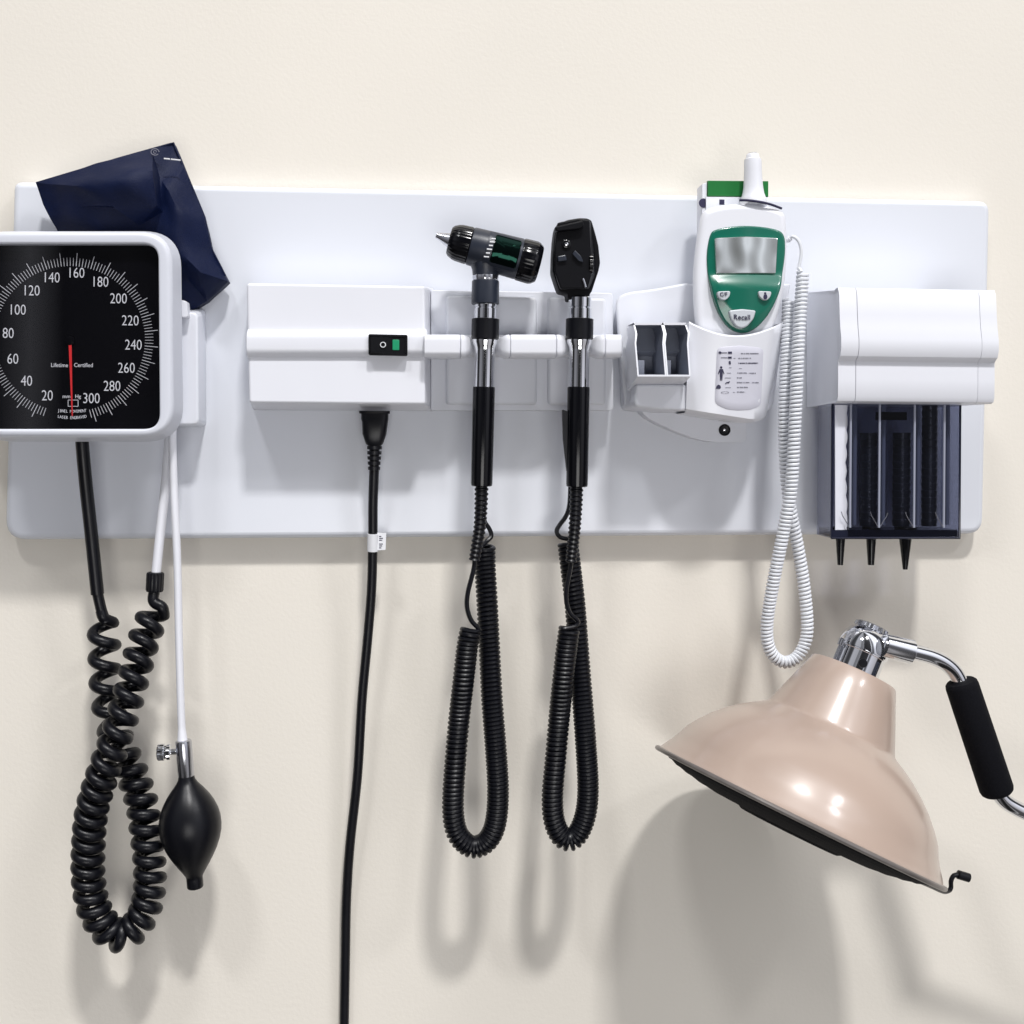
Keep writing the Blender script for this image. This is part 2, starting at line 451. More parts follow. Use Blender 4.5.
prof = [(0, 7.3), (2, 8), (5, 8.6), (9, 11), (15, 16), (22, 21.2), (30, 25.8), (38, 29), (46, 30.7), (53, 31), (60, 30.3), (68, 28.2), (76, 25), (84, 20.8), (91, 16.5), (98, 11.8), (102, 9.4), (104, 8.4), (106, 8.2), (114, 8.2), (115.5, 7.5), (116, 4)]
mb = MB(); mb.lathe([(t*k_, r*k_) for t, r in prof], b0, ax, 48)
mb.build('bulb', 'black', IB, sharp=60)
kb = P(175.5, 751.5, dB); kx = P(155, 752.5, dB) - kb
mb = MB(); mb.lathe([(0, .0026), (.006, .0026), (.0062, .0055), (.0066, .0068), (.0095, .0070), (.0098, .0058), (.0118, .0058), (.0121, .0074), (.017, .0074), (.018, .0068), (.0183, .003)], kb + kx.normalized()*-.002, kx, 72, knurl=18, kd=.035)
mb.build('valve_knob', 'chrome', IB)

# ------------------------------------------------------------------ coiled hose
HZ = thing('coiled_hose', 'thick glossy black coiled air hose hanging in a loop below the gauge', 'air hose', P(118, 950, 50))
mb = MB(); mb.tube(PP([(80, 400, 62), (82, 440, 62), (86, 485, 58), (92, 540, 52), (97.5, 594, 48)]), .0060, 18)
mb.build('straight_hose', 'black', HZ)
mb = MB(); mb.tube(PP([(97, 590, 48), (99, 600, 48), (102, 612, 47), (106, 622, 46)]), .0050, 16)
mb.build('sleeve', 'black', HZ)
cl_pts = PP([(104, 622, 47), (104.5, 650, 46), (106, 685, 45), (110, 715, 44), (118, 742, 44), (130, 768, 46), (141, 800, 50), (146, 830, 54), (149.5, 862, 56), (149.5, 890, 58), (143, 915, 60), (126, 935, 62), (108, 930, 64), (94, 908, 66), (88.5, 880, 68), (88.5, 845, 72), (92, 810, 78), (102, 776, 82), (114, 744, 84), (126, 705, 82), (135, 672, 76), (144, 640, 66), (154, 612, 58)], step=.001)
def pit(u):
    px = 24 if u < .17 else 24 - (u-.17)/.06*9 if u < .23 else 15 if u < .38 else 13.6 if u < .74 else 13.6 + (u-.74)/.08*4.0 if u < .82 else 17.6
    return px*.00094
def rad(u): return (10.9 if u < .2 else 10.7)*.00095
wire = coil(cl_pts, rad, pit, 22, phase=0.3, hand=-1)
lead = [P(104, 617, 47).lerp(wire[0], 0)] + wire
tail = spline([wire[-1], wire[-1].lerp(P(153, 596, 57), .55) + Vector((.004, -.002, -.002)), P(153.5, 601, 56), P(155, 588, 55)], .0015)
mb = MB(); mb.tube(spline([P(101, 610, 47), P(104, 618, 47)] + wire[2:6], .0015)[:-1] + wire[5:-1] + tail, .0052, 14)
mb.build('coil', 'black', HZ)
mb = MB(); a, b = P(154.5, 592, 55), P(155.5, 572, 55)
mb.lathe([(0, .006), (.0005, .0072), (.002, .0078), (.0165, .0078), (.0180, .0074), (.0186, .006)], a, b-a, 60, knurl=20, kd=.03)
mb.build('connector', 'black', HZ)

# ------------------------------------------------------------------ transformer with cradle
TR = thing('wall_transformer', 'white wall power unit with a switch and a cradle arm holding two instruments', 'power unit', P(340, 408, 40))
mb = MB()
fo = roundp(W([(246.5, 283), (425, 286), (425.5, 404.5), (249, 403)], 75), .003, 4)
bo = roundp(W([(251, 284), (434, 288), (434.5, 411), (252.5, 410)], 22), .003, 4)
mb.prism(fo, -.075, -.0205, .0025, 4, back=bo)
mb.build('housing', 'bright', TR)
def bar(mb, x1, x2, ya, yb, d_back, d_front, r, n=7, c1=0., c2=0.):
    """horizontal bar with rounded front edges between photo x1..x2, y ya..yb; c1/c2 chamfer of the ends (mm)"""
    p1t, p1b = P(x1, ya, d_front), P(x1, yb, d_front); p2t, p2b = P(x2, ya, d_front), P(x2, yb, d_front)
    def section(pt, pb, inset, depth_in):
        h = (pt.z-pb.z)/2 - inset; c = (pt+pb)/2; yb_ = -d_back/1000; yf = -d_front/1000 + depth_in
        rr = min(r, h*.99); out = [(yb_, h)]
        for k in range(n+1):
            a = math.pi/2*(1-k/n); out.append((yf + rr - rr*math.cos(a), h - rr + rr*math.sin(a)))
        for k in range(n+1):
            a = math.pi/2*k/n; out.append((yf + rr - rr*math.cos(a), -h + rr - rr*math.sin(a)))
        out.append((yb_, -h))
        return [Vector((c.x, y, c.z+z)) for y, z in out]
    def lerp_sec(t, ins, di):
        return section(p1t.lerp(p2t, t), p1b.lerp(p2b, t), ins, di)
    L = (p2t-p1t).length; rings = []
    if c1 > 0:
        for k in range(6):
            a = math.pi/2*k/5; rings.append(lerp_sec((c1*(1-math.cos(a)) if False else c1*(k/5))/L, c1*.42*(1-math.sin(a)), c1*1.0*(1-math.sin(a))))
    else: rings += [lerp_sec(0, .0008, .0008), lerp_sec(.0008/L, 0, 0)]
    if c2 > 0:
        for k in range(6):
            a = math.pi/2*k/5; rings.append(lerp_sec(1-(c2*(1-k/5))/L, c2*.42*(1-math.cos(a)), c2*1.0*(1-math.cos(a))))
    else: rings += [lerp_sec(1-.0008/L, 0, 0), lerp_sec(1, .0008, .0008)]
    mb.loft(rings)
mb = MB(); bar(mb, 246, 427, 328, 358, 70, 81, .010)
mb.build('ridge', 'bright', TR)
mb = MB()
mb.prism(roundp(W([(431, 290), (613, 293), (613.5, 410.5), (431, 410.5)], 44), [.001, .004, .004, .001], 4), -.044, -.0205, .002, 3)
mb.prism(roundp(W([(446, 295), (537, 297), (537, 405), (446, 405)], 50), .004, 4), -.050, -.043, .004, 4)
mb.prism(roundp(W([(548, 297), (606, 298), (606, 405), (548, 405)], 50), .004, 4), -.050, -.043, .004, 4)
mb.build('back_plate', 'white', TR)
mb = MB(); bar(mb, 425.5, 618, 334.5, 356.5, 46, 66, .005)
mb.build('cradle_rail', 'white', TR)
for x1, x2, c1, c2 in ((424, 460.2, 0, 0), (460.6, 473.5, 0, .011), (497.5, 510.3, .011, 0), (510.7, 556.3, 0, 0), (556.7, 570.5, 0, .011), (592.5, 605.2, .011, 0), (605.6, 623.5, 0, .003)):
    mb = MB(); bar(mb, x1, x2, 334, 357, 60, 92, .006, c1=c1, c2=c2)
    mb.build('cradle_block', 'bright', TR)
mb = MB()
sw = roundp(W([(368.5, 334), (407.5, 334.8), (407.5, 355.8), (368.5, 355)], 84), .0015, 3)
mb.ring_frame(sw, offset(sw, .0022), -.0845, -.078, -.080, .0008, 2)
swo = mb.build('power_switch', 'scope', TR)
mb = MB()
a, b = P(371, 337, 84), P(405.5, 353.2, 84)
mb.loft([[Vector((x, y, z)) for x, y, z in ((a.x, -.0862, a.z), (a.x, -.0862, b.z), (a.x, -.079, b.z), (a.x, -.079, a.z))],
         [Vector((x, y, z)) for x, y, z in (((a.x+b.x)/2, -.0838, a.z), ((a.x+b.x)/2, -.0838, b.z), ((a.x+b.x)/2, -.079, b.z), ((a.x+b.x)/2, -.079, a.z))],
         [Vector((x, y, z)) for x, y, z in ((b.x, -.0836, a.z), (b.x, -.0836, b.z), (b.x, -.079, b.z), (b.x, -.079, a.z))]])
mb.mi = 1
p = P(383, 345, 86); mb.text('O', Vector((p.x, -.0855, p.z)), .0075, .0006)
mb.mi = 2
p1, p2 = P(392.5, 339.6, 84), P(399.3, 350.2, 84)
mb.prism(roundp([(p1.x, p1.z), (p2.x, p1.z), (p2.x, p2.z), (p1.x, p2.z)], .0008, 3), -.0843, -.082, .0004, 2)
mb.build('rocker', ['scope', 'ink', 'led'], swo)

# ------------------------------------------------------------------ power cord
PC = thing('power_cord', 'straight black power cord running down the wall from the switched power unit', 'power cord', P(358, 800, 30))
dp = 46; mb = MB()
secs = [(411, 359, 390, 8), (413.5, 359, 390, 8), (414, 361, 388.5, 9), (419, 361, 388.5, 9.5), (422, 362, 388, 10), (434, 362.5, 386.5, 10), (440, 364.5, 384.5, 9), (444, 366, 383, 8), (446, 368.5, 381, 7)]
rings = []
for y, xa, xb, dep in secs:
    a, b = P(xa, y, dp), P(xb, y, dp); c = (a+b)/2; h = (b-a).length/2
    rings.append([Vector((c.x + h*math.copysign(abs(math.cos(t))**.55, math.cos(t)), c.y + dep/1000*math.copysign(abs(math.sin(t))**.55, math.sin(t)), c.z)) for t in [2*math.pi*i/28 for i in range(28)]])
mb.loft(rings); mb.build('plug', 'black', PC)
mb = MB(); prof = []; y = 445
k_ = sc(374, 455, dp); z0 = P(374.5, 445, dp)
for i in range(5):
    b_ = i*5.2; r = 7.6-.35*i
    prof += [(b_*k_, (r-2.2)*k_), ((b_+.9)*k_, (r-2.2)*k_), ((b_+1.0)*k_, r*k_), ((b_+4.3)*k_, (r-.2)*k_), ((b_+4.5)*k_, (r-2.2)*k_)]
mb.lathe(prof, z0, P(374, 471, dp)-z0, 28); mb.build('strain_relief', 'black', PC)
mb = MB(); mb.tube(PP([(374.5, 447, 46), (374, 475, 45), (373, 505, 42), (372.8, 541, 38), (371.5, 590, 32), (367.5, 640, 28), (362, 700, 24), (357.5, 775, 20), (350, 845, 14), (346.5, 900, 10), (345.3, 960, 8), (344, 1035, 7)], step=.004), .0046, 16)
mb.build('cable', 'black', PC)
mb = MB(); p = P(373, 533.5, 39.2); q = P(372.8, 551, 37.2); mb.lathe([(0, .0049), (.0001, .0054), ((q-p).length, .0054), ((q-p).length+.0001, .0049)], p, q-p, 20)
mb.prism(W([(376, 532.5), (386.3, 533), (385.6, 549.8), (376, 550.5)], 40), -.0405, -.0398, .0001, 1)
mb.mi = 1
for i in range(7):
    a = P(379.0 + (i % 2)*.2, 536+i*1.9, 41); b = P(381.3 + .8*((i*5) % 3), 536+i*1.9, 41)
    c = P(380.5, 536.7+i*1.9, 41)
    if i == 3: continue
    mb.prism([(a.x, a.z), (b.x, a.z), (b.x, c.z-.0002), (a.x, c.z-.0002)], -.0407, -.0404, 0)
mb.build('tag', ['ink', 'dark_ink'], PC)

# ------------------------------------------------------------------ instrument handles
def handle(root, x0, xs, d):
    """shared lower part: stack of rings from the head socket down to the cord. x0(y) axis in the photo"""
    def lat(name, segs, m, n=36, **kw):
        mb = MB(); y0 = segs[0][0]; o = P(x0(y0), y0, d); e = P(x0(segs[-1][0]), segs[-1][0], d); k = sc(x0(y0), y0, d)
        mb.lathe([((y-y0)*k, r*k) for y, r in segs], o, e-o, n, **kw); return mb.build(name, m, root)
    lat('chrome_collar', [(297, 10.5), (298, 11.4), (307, 11.4), (307.4, 10.4), (308.4, 10.4), (308.8, 11.6), (320, 11.6)], 'chrome')
    lat('lock_ring', [(318.6, 12), (319.2, 13.6), (338.8, 13.6), (339.6, 12)], 'black', 60, knurl=30, kd=.012)
    lat('chrome_sleeve', [(339.4, 12), (340, 12.6), (343, 12.4), (347, 10.8), (350, 10.3), (389, 10.3)], 'chrome')
    lat('grip', [(386.6, 9.6), (387.2, 10.9), (389, 11.1), (483, 10.8), (485.5, 10.4), (486.2, 9)], 'gloss')

OT = thing('otoscope', 'ear scope with a slanted charcoal barrel head and pointed steel tip', 'otoscope', P(483, 480, 88))
axO = lambda y: 486 - (y-300)*.0235
dO = 88
handle(OT, axO, 0, dO)
k_ = sc(485, 290, dO)
mb = MB(); o = P(485.6, 276, dO); e = P(485.3, 305, dO)
mb.lathe([(t*k_, r*k_) for t, r in ((4.5, 12), (5, 13.4), (6, 13.7), (27.5, 13.9), (28.5, 13.2), (29, 11))], o, e-o, 40)
mb.build('base_collar', 'charcoal', OT)
mb = MB(); mb.lathe([(t*k_, r*k_) for t, r in ((-1.2, 12.4), (0, 12.9), (4, 12.9), (5, 12.4))], o, e-o, 80, knurl=10, kd=.02)
mb.build('bright_ring', 'steel', OT)
# neck: blends the barrel into the collar
mb = MB(); hb = P(459, 243, dO); he = P(532, 262.5, dO); hx = (he-hb).normalized()
rings = []
for y, w, dx in ((246, 20, 2.0), (254, 19.5, 1.0), (260, 18, .5), (265, 15.4, 0), (270, 13.5, 0), (275.8, 13.0, 0)):
    c = P(485.6+dx, y, dO); rings.append([c + Vector((math.cos(2*math.pi*i/36)*w*k_, math.sin(2*math.pi*i/36)*min(w, 15)*k_, 0)) for i in range(36)])
mb.loft(rings); mb.build('neck', 'charcoal', OT)
def hl(name, segs, m, parent=OT, **kw):
    mb = MB(); mb.lathe([(t*k_, r*k_) for t, r in segs], hb, hx, kw.pop('n', 48), **kw); return mb.build(name, m, parent)
hl('barrel', [(11, 17), (11.5, 18.6), (13, 19.2), (40, 20.2), (61, 20.8), (62.5, 20.4), (63, 18)], 'charcoal')
hl('focus_cap', [(-10.5, 10), (-10, 13.0), (-8, 15.2), (-4, 17.2), (0, 18.2), (10, 18.7), (11.2, 18.0), (11.4, 15)], 'gloss', knurl=26, kd=.012, n=104)
hl('eyepiece', [(62.3, 18), (62.8, 20.8), (64, 21.3), (76, 21.6), (79, 20.8), (82.5, 18.2), (83.2, 17.2), (83.2, 14), (79, 12.5), (78.5, 0.1)], 'gloss', knurl=24, kd=.01, n=96)
mb = MB(); sb = P(451, 240.8, dO); st = P(436.5, 235.3, dO)
mb.lathe([(t*k_, r*k_) for t, r in ((-3, 9.5), (0, 8.2), (3, 7.0), (9, 4.8), (13, 3.5), (15.5, 3.0), (15.7, 2.2), (13, 1.8))], sb, st-sb, 32)
mb.build('tip', 'steel', OT)
# viewing window on the side of the barrel
def barrel_patch(t0, t1, a0, a1, r, m, name, thick=1.2, inset=.6, n=14):
    """curved plate on the barrel; t along the axis (px), a angle from straight at the viewer (deg, + up)"""
    mb = MB(); upv = hx.cross(Vector((0, -1, 0))); upv = upv if upv.z > 0 else -upv; fv = Vector((0, -1, 0))
    def g(t, a, rr): a = math.radians(a); return hb + hx*(t*k_) + (fv*math.cos(a) + upv*math.sin(a))*(rr*k_)
    pts2 = chaikin([(t0, a0), (t0, a1), (t1, a1), (t1, a0)], 0)
    pts2 = dense(roundp(pts2, 3.0, 4), 2.5)
    rings = [[g(t, a, r-1.0) for t, a in pts2], [g(t, a, r+thick*.6) for t, a in pts2], [g(t, a, r+thick) for t, a in offset(pts2, inset)]]
    b_, m_, f_ = rings
    v = mb.loft([b_, m_, f_], True, False)
    # inner grid top
    cx = sum(t for t, a in pts2)/len(pts2); ca = sum(a for t, a in pts2)/len(pts2)
    prev = v[-1]
    for s_ in (.7, .4, .1):
        ring = [mb.bm.verts.new(g(cx+(t-cx)*s_, ca+(a-ca)*s_, r+thick)) for t, a in offset(pts2, inset)]
        for i in range(len(ring)):
            j = (i+1) % len(ring); mb.face((prev[i], prev[j], ring[j], ring[i]))
        prev = ring
    mb.face(prev)
    return mb.build(name, m, OT)
barrel_patch(27, 61, -52, 58, 20.2, 'charcoal', 'window_surround', .9, 1.5)
barrel_patch(33.5, 60, -38, 45, 20.4, 'lens_green', 'window', 1.6, 1.0)
mb = MB(); upv = hx.cross(Vector((0, -1, 0))); upv = upv if upv.z > 0 else -upv
for i in range(6):
    a = math.radians(-26 + i*10.5); t = 29.5 + i*.5; w = 1.9 if i % 2 else 2.5
    c = hb + hx*(t*k_) + (Vector((0, -1, 0))*math.cos(a) + upv*math.sin(a))*(21.4*k_)
    mb.tube([c - hx*(w*k_) - upv*(.4*k_), c, c + hx*(w*k_) + upv*(.4*k_)], .0007, 6)
mb.build('lettering', 'ink', OT)

OP = thing('ophthalmoscope', 'eye scope with an upright black faceted head beside the slanted one', 'ophthalmoscope', P(577, 480, 88))
axP = lambda y: 580 - (y-300)*.0165
handle(OP, axP, 0, dO)
mb = MB(); hd = 98
hp = [(557.5, 223.5), (568, 219), (580, 217), (588, 217.3), (592.3, 219.5), (596, 232), (599.3, 245), (601, 262), (599.5, 270), (595, 283.5), (592.6, 291), (590.5, 293.5), (590.5, 299), (568.5, 299), (568, 293), (560, 291), (557.3, 284), (553.2, 271), (553.6, 255), (554.5, 240), (556, 228)]
hpw = W(hp, hd)
mb.prism(roundp(hpw, .0014, 2), -.094, -.072, .0015, 2)
fp = W([(557.6, 222.2), (578, 217.8), (590.2, 219.5), (591.5, 250), (592, 275), (588, 288.5), (561, 288.5), (554.8, 271), (555, 246)], 108)
bp_ = W([(557.5, 223.5), (579, 218), (592, 221), (596.5, 250), (597, 273), (590, 289), (560.5, 289.5), (554.8, 270.5), (555, 245)], 96)
mb.prism(roundp(fp, .0016, 2), -.106, -.092, .0014, 2, back=roundp(bp_, .0016, 2))
mb.build('head', 'scope', OP, sharp=25)
mb = MB()
mb.prism(roundp(W([(554.6, 226.5), (583, 220), (584.5, 226.5), (580, 229), (556, 231.5)], 112), .002, 3), -.112, -.104, .0016, 3)
bw = mb.build('brow_rest', 'scope', OP)
mb = MB(); p = P(566.3, 244.3, 107); mb.lathe([(-.002, .0042), (.0006, .004), (.0012, .0028)], p, Vector((0, -1, 0)), 24); mb.mi = 1; mb.lathe([(0, .0018), (.0016, .0016), (.002, .0006)], p, Vector((0, -1, 0)), 16)
mb.build('aperture', ['gloss', 'chrome'], OP)
mb = MB()
mb.prism(roundp(W([(575, 250), (581, 256), (583.5, 262), (579, 261), (572.5, 254)], 109), .001, 2), -.109, -.104, .0012, 2)
mb.prism(roundp(W([(557.5, 256), (566, 254.5), (567, 260.5), (558, 261.5)], 109), .001, 2), -.109, -.104, .0012, 2)
mb.build('lever', 'charcoal', OP)
mb = MB(); p = P(590.2, 263, 106)
mb.lathe([(-.002, .0088), (-.0015, .0095), (.0015, .0095), (.002, .0088)], p + Vector((.001, .006, 0)), Vector((1, 0, 0)), 60, knurl=20, kd=.04)
mb.build('lens_wheel', 'gloss', OP)
mb = MB(); p = P(584.5, 283, 107); mb.tube([p+Vector((-.0015, 0, .004)), p, p+Vector((.001, 0, -.004))], .0012, 8)
mb.build('slider', 'steel', OP)
mb = MB()
mb.prism(roundp(W([(562, 409.5), (568, 411.5), (568.5, 472), (566.5, 472), (563, 440)], 88), .001, 2), -.0905, -.0855, .001, 2)
mb.build('pocket_clip', 'black', OP)

# ------------------------------------------------------------------ coiled instrument cords
def instr_cord(root, relief, front, back, centre, wr=.0022, Rr=.0082, pitch=.0039):
    mb = MB(); pts = PP(relief, step=.0011)
    mb.tube(pts, [(.0066 - .0012*i/len(pts))*(1.0 if i % 4 < 2 else .84) for i in range(len(pts))], 16)
    relief_mb = mb
    cl = PP(centre, step=.001)
    w = coil(cl, lambda u: Rr, lambda u: pitch*(1 + .12*math.sin(u*9)), 16)
    a = PP(front, step=.0012); b = PP(back, step=.0012)
    w = spline(a[:-3] + [a[-3].lerp(w[4], .5)] + w[6:10], .0012) + w[11:]
    w = w[:-8] + spline([w[-9], w[-9].lerp(b[0], .5)] + b[::6] + [b[-1]], .0012)[1:]
    mb = MB(); mb.tube(w, wr, 8); T = mb.build('coiled_cord', 'black', root)
    relief_mb.build('strain_relief', 'black', T)
instr_cord(OT,
           [(481.5, 484, 88), (481.3, 500, 88), (480, 525, 88), (477, 545, 87), (474.5, 560, 86)],
           [(475, 556, 86), (473.5, 570, 86), (468, 592, 86), (467, 607, 85), (471, 620, 84), (478, 628, 82), (480, 633, 80)],
           [(487, 541, 62), (491, 538, 60), (490.5, 531, 58), (485, 522, 56), (482, 508, 54), (481, 480, 52), (480.5, 440, 50), (480, 412, 48)],
           [(471, 629, 80), (467.5, 645, 80), (463.5, 680, 78), (459, 720, 74), (455.5, 760, 80), (453, 800, 82), (454.5, 824, 84), (460.5, 838.5, 86), (473, 847, 86), (487, 841, 86), (495.5, 823, 86), (498, 790, 84), (495.5, 745, 78), (492, 700, 71), (489.5, 650, 62), (487, 600, 61), (485, 565, 60), (485, 543, 61)])
instr_cord(OP,
           [(576.5, 485, 88), (576, 505, 88), (574.5, 530, 88), (572.5, 548, 87), (571, 562, 86)],
           [(571.5, 558, 86), (570, 570, 86), (566.5, 588, 86), (566.5, 602, 85), (570, 613, 84), (577, 620, 82), (578.5, 626, 80)],
           [(560, 537, 62), (556.5, 533, 60), (559, 526, 58), (566, 516, 57), (569.5, 504, 56), (570.5, 480, 53), (571, 440, 50), (571, 412, 48)],
           [(569.5, 627, 82), (567, 645, 82), (563, 680, 80), (559, 720, 76), (555.5, 760, 81), (552.5, 795, 84), (554, 820, 86), (561, 836, 87), (570, 840, 87), (579, 832, 86), (586, 812, 84), (588, 785, 81), (585.5, 740, 75), (582, 695, 67), (578.5, 650, 58), (575, 605, 58), (571, 570, 60), (567.5, 540, 61)])

# ------------------------------------------------------------------ thermometer holder
TH = thing('thermometer_holder', 'white moulded wall bracket with two small open bins and a pocket for the thermometer', 'holder', P(700, 420, 40))
mb = MB()
wing = W([(615, 298), (628, 292), (655, 289), (686, 283), (690, 284), (790, 284), (784, 325), (772, 412), (700, 412), (634, 408), (624, 405)], 48)
mb.prism(roundp(wing, [.01, .01, .01, .004, 0, 0, 0, .01, 0, .008, .004], 4), -.050, -.0205, .007, 5, back=roundp(W([(617, 300), (628, 292), (655, 289), (686, 284), (690, 285), (785, 285), (778, 325), (768, 410), (700, 411), (634, 412), (622, 410)], 24), [.01, .01, .01, .004, 0, 0, 0, .01, 0, .008, .004], 4))
mb.build('back_plate', 'white', TH)
# pocket shell: dips in the middle, tapers to the bottom, curved front
mb = MB(); cols = []
top = lambda u: 323.5 + 13.5*math.sin(math.pi*max(0, min(1, (u-.0)/1.0)))**1.0 if True else 0
NU, NV = 24, 10
def pk(u, v, off):
    """u 0..1 left to right, v 0..1 top to bottom"""
    yt = 323 + 14*math.sin(math.pi*u)**.9
    yb = 409 + 10*min(1, u*1.25) - (4*max(0, (u-.8)/.2)**2)
    y = yt + (yb-yt)*v
    xl = 689 - 3*v if True else 0
    xr = 784 - 18*v**1.15
    x = xl + (xr-xl)*u
    d = 92 + 14*math.sin(math.pi*min(1, .15+u*.8)) - 10*v - (20*max(0, (u-.86)/.14)**2) - off
    return P(x, y, d)
fr = [[pk(i/NU, j/NV, 0) for i in range(NU+1)] for j in range(NV+1)]
ba = [[pk(i/NU, j/NV, 4.0) for i in range(NU+1)] for j in range(NV+1)]
def grid(mb, g):
    v = [[mb.bm.verts.new(p) for p in r] for r in g]
    for a, b in zip(v, v[1:]):
        for i in range(len(a)-1): mb.face((a[i], a[i+1], b[i+1], b[i]))
    return v
f = grid(mb, fr); b = grid(mb, ba)
rimv = [p.co.lerp(q.co, .5) + Vector((0, 0, .0016)) for p, q in zip(f[0], b[0])]
rv_ = [mb.bm.verts.new(p) for p in rimv]
for i in range(NU): mb.face((f[0][i], f[0][i+1], rv_[i+1], rv_[i])); mb.face((rv_[i], rv_[i+1], b[0][i+1], b[0][i]))
bot = [mb.bm.verts.new(Vector((p.co.x, -.046, p.co.z - .004))) for p in f[-1]]
bot2 = [mb.bm.verts.new(p.co + Vector((0, .006, -.0035))) for p in f[-1]]
for i in range(NU): mb.face((f[-1][i], f[-1][i+1], bot2[i+1], bot2[i])); mb.face((bot2[i], bot2[i+1], bot[i+1], bot[i]))
for e in (0, NU):
    for j in range(NV):
        bb = [Vector((f[k][e].co.x + (.004 if e == 0 else -.006), -.046, f[k][e].co.z)) for k in (j, j+1)]
        bb = [mb.bm.verts.new(p) for p in bb]
        mb.face((f[j][e], f[j+1][e], bb[1], bb[0]))
bmesh.ops.remove_doubles(mb.bm, verts=mb.bm.verts, dist=.0002)
mb.build('pocket', 'bright', TH, sharp=45)
# left body block behind and under the bins
mb = MB()
mb.prism(roundp(W([(634, 324), (690, 323), (693, 411), (660, 410), (632, 407)], 62), [.003, 0, 0, .004, .006], 4), -.062, -.046, .004, 4,
         back=roundp(W([(628, 322), (690, 322), (693, 413), (655, 413), (624, 409)], 50), [.003, 0, 0, .004, .006], 4))
mb.prism(roundp(W([(636, 384.5), (698, 384.5), (699, 411.5), (660, 410), (634, 407)], 86), [.003, 0, 0, .004, .006], 4), -.086, -.060, .004, 4)
mb.build('body', 'white', TH)
# bins: open boxes with a slanted front rim
mb = MB()
def quad_bin(xl, xr, yt, yb, dtop, dbot, dback, wall=1.6):
    # outer rim corners follow an S: upper half leans back
    L = [(xl, yt, dtop), (xl+2.2, yt+9, dtop+5), (xl+1.2, yt+18, dtop+9), (xl+4, yb, dbot)]
    Rr = [(xr-3, yt, dtop), (xr, yt+8, dtop+5), (xr-1.0, yt+19, dtop+9), (xr+1.2, yb, dbot)]
    return L, Rr
def bin_(xl, xr, join=False):
    L, Rr = quad_bin(xl, xr, 325, 376.5, 99, 113, 90)
    if join: Rr = [(xr + a, y, d) for a, (x, y, d) in zip((0, 2.2, 1.2, 4), Rr)]
    n = len(L)
    lo = [P(*q) for q in L]; ro = [P(*q) for q in Rr]; w = Vector((.0014, 0, 0))
    yb_ = -.0625; dz = .0105
    def side(pts, s):
        o_, i_ = pts, [p + w*s for p in pts]
        ov = [mb.bm.verts.new(p) for p in o_]; iv = [mb.bm.verts.new(p) for p in i_]
        obk = [mb.bm.verts.new(Vector((p.x, yb_, p.z - (dz if k == n-1 else 0)))) for k, p in enumerate(o_)]
        ibk = [mb.bm.verts.new(Vector((p.x + s*.001, yb_-.0012, p.z))) for p in i_]
        for k in range(n-1):
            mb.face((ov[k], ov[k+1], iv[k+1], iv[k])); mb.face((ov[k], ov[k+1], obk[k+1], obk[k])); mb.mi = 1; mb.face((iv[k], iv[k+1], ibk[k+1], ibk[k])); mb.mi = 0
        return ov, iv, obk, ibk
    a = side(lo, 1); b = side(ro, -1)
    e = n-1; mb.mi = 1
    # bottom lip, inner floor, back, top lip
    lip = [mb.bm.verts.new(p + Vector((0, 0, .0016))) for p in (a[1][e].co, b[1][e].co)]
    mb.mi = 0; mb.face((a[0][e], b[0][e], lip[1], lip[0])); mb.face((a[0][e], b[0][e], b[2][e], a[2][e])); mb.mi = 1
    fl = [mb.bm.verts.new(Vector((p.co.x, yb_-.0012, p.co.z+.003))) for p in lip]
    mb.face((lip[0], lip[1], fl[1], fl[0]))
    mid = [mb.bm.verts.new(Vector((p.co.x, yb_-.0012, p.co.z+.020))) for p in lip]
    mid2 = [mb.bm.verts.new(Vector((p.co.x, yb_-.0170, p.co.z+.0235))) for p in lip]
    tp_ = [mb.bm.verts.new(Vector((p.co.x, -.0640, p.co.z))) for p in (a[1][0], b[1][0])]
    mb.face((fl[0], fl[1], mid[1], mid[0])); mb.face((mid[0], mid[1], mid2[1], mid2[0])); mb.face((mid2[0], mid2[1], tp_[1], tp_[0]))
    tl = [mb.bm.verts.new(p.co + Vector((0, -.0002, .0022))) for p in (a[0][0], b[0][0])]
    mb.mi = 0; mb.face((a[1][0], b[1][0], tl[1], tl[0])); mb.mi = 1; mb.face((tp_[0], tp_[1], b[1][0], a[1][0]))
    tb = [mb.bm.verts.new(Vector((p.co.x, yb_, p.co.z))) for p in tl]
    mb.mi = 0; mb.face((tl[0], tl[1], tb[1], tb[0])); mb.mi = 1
    # small step block on the floor of the bin
    x1, x2 = lo[e].x+.0016, lo[e].x + (ro[e].x-lo[e].x)*.42
    mb.box(x1, x2, -.088, yb_-.0015, lo[e].z+.0018, lo[e].z+.0165, .0008)
bin_(633.5, 662.6, True)
mb.build('bin', ['bright', 'interior'], TH, sharp=20)
mb = MB(); bin_(662.8, 689.5); mb.build('bin', ['bright', 'interior'], TH, sharp=20)
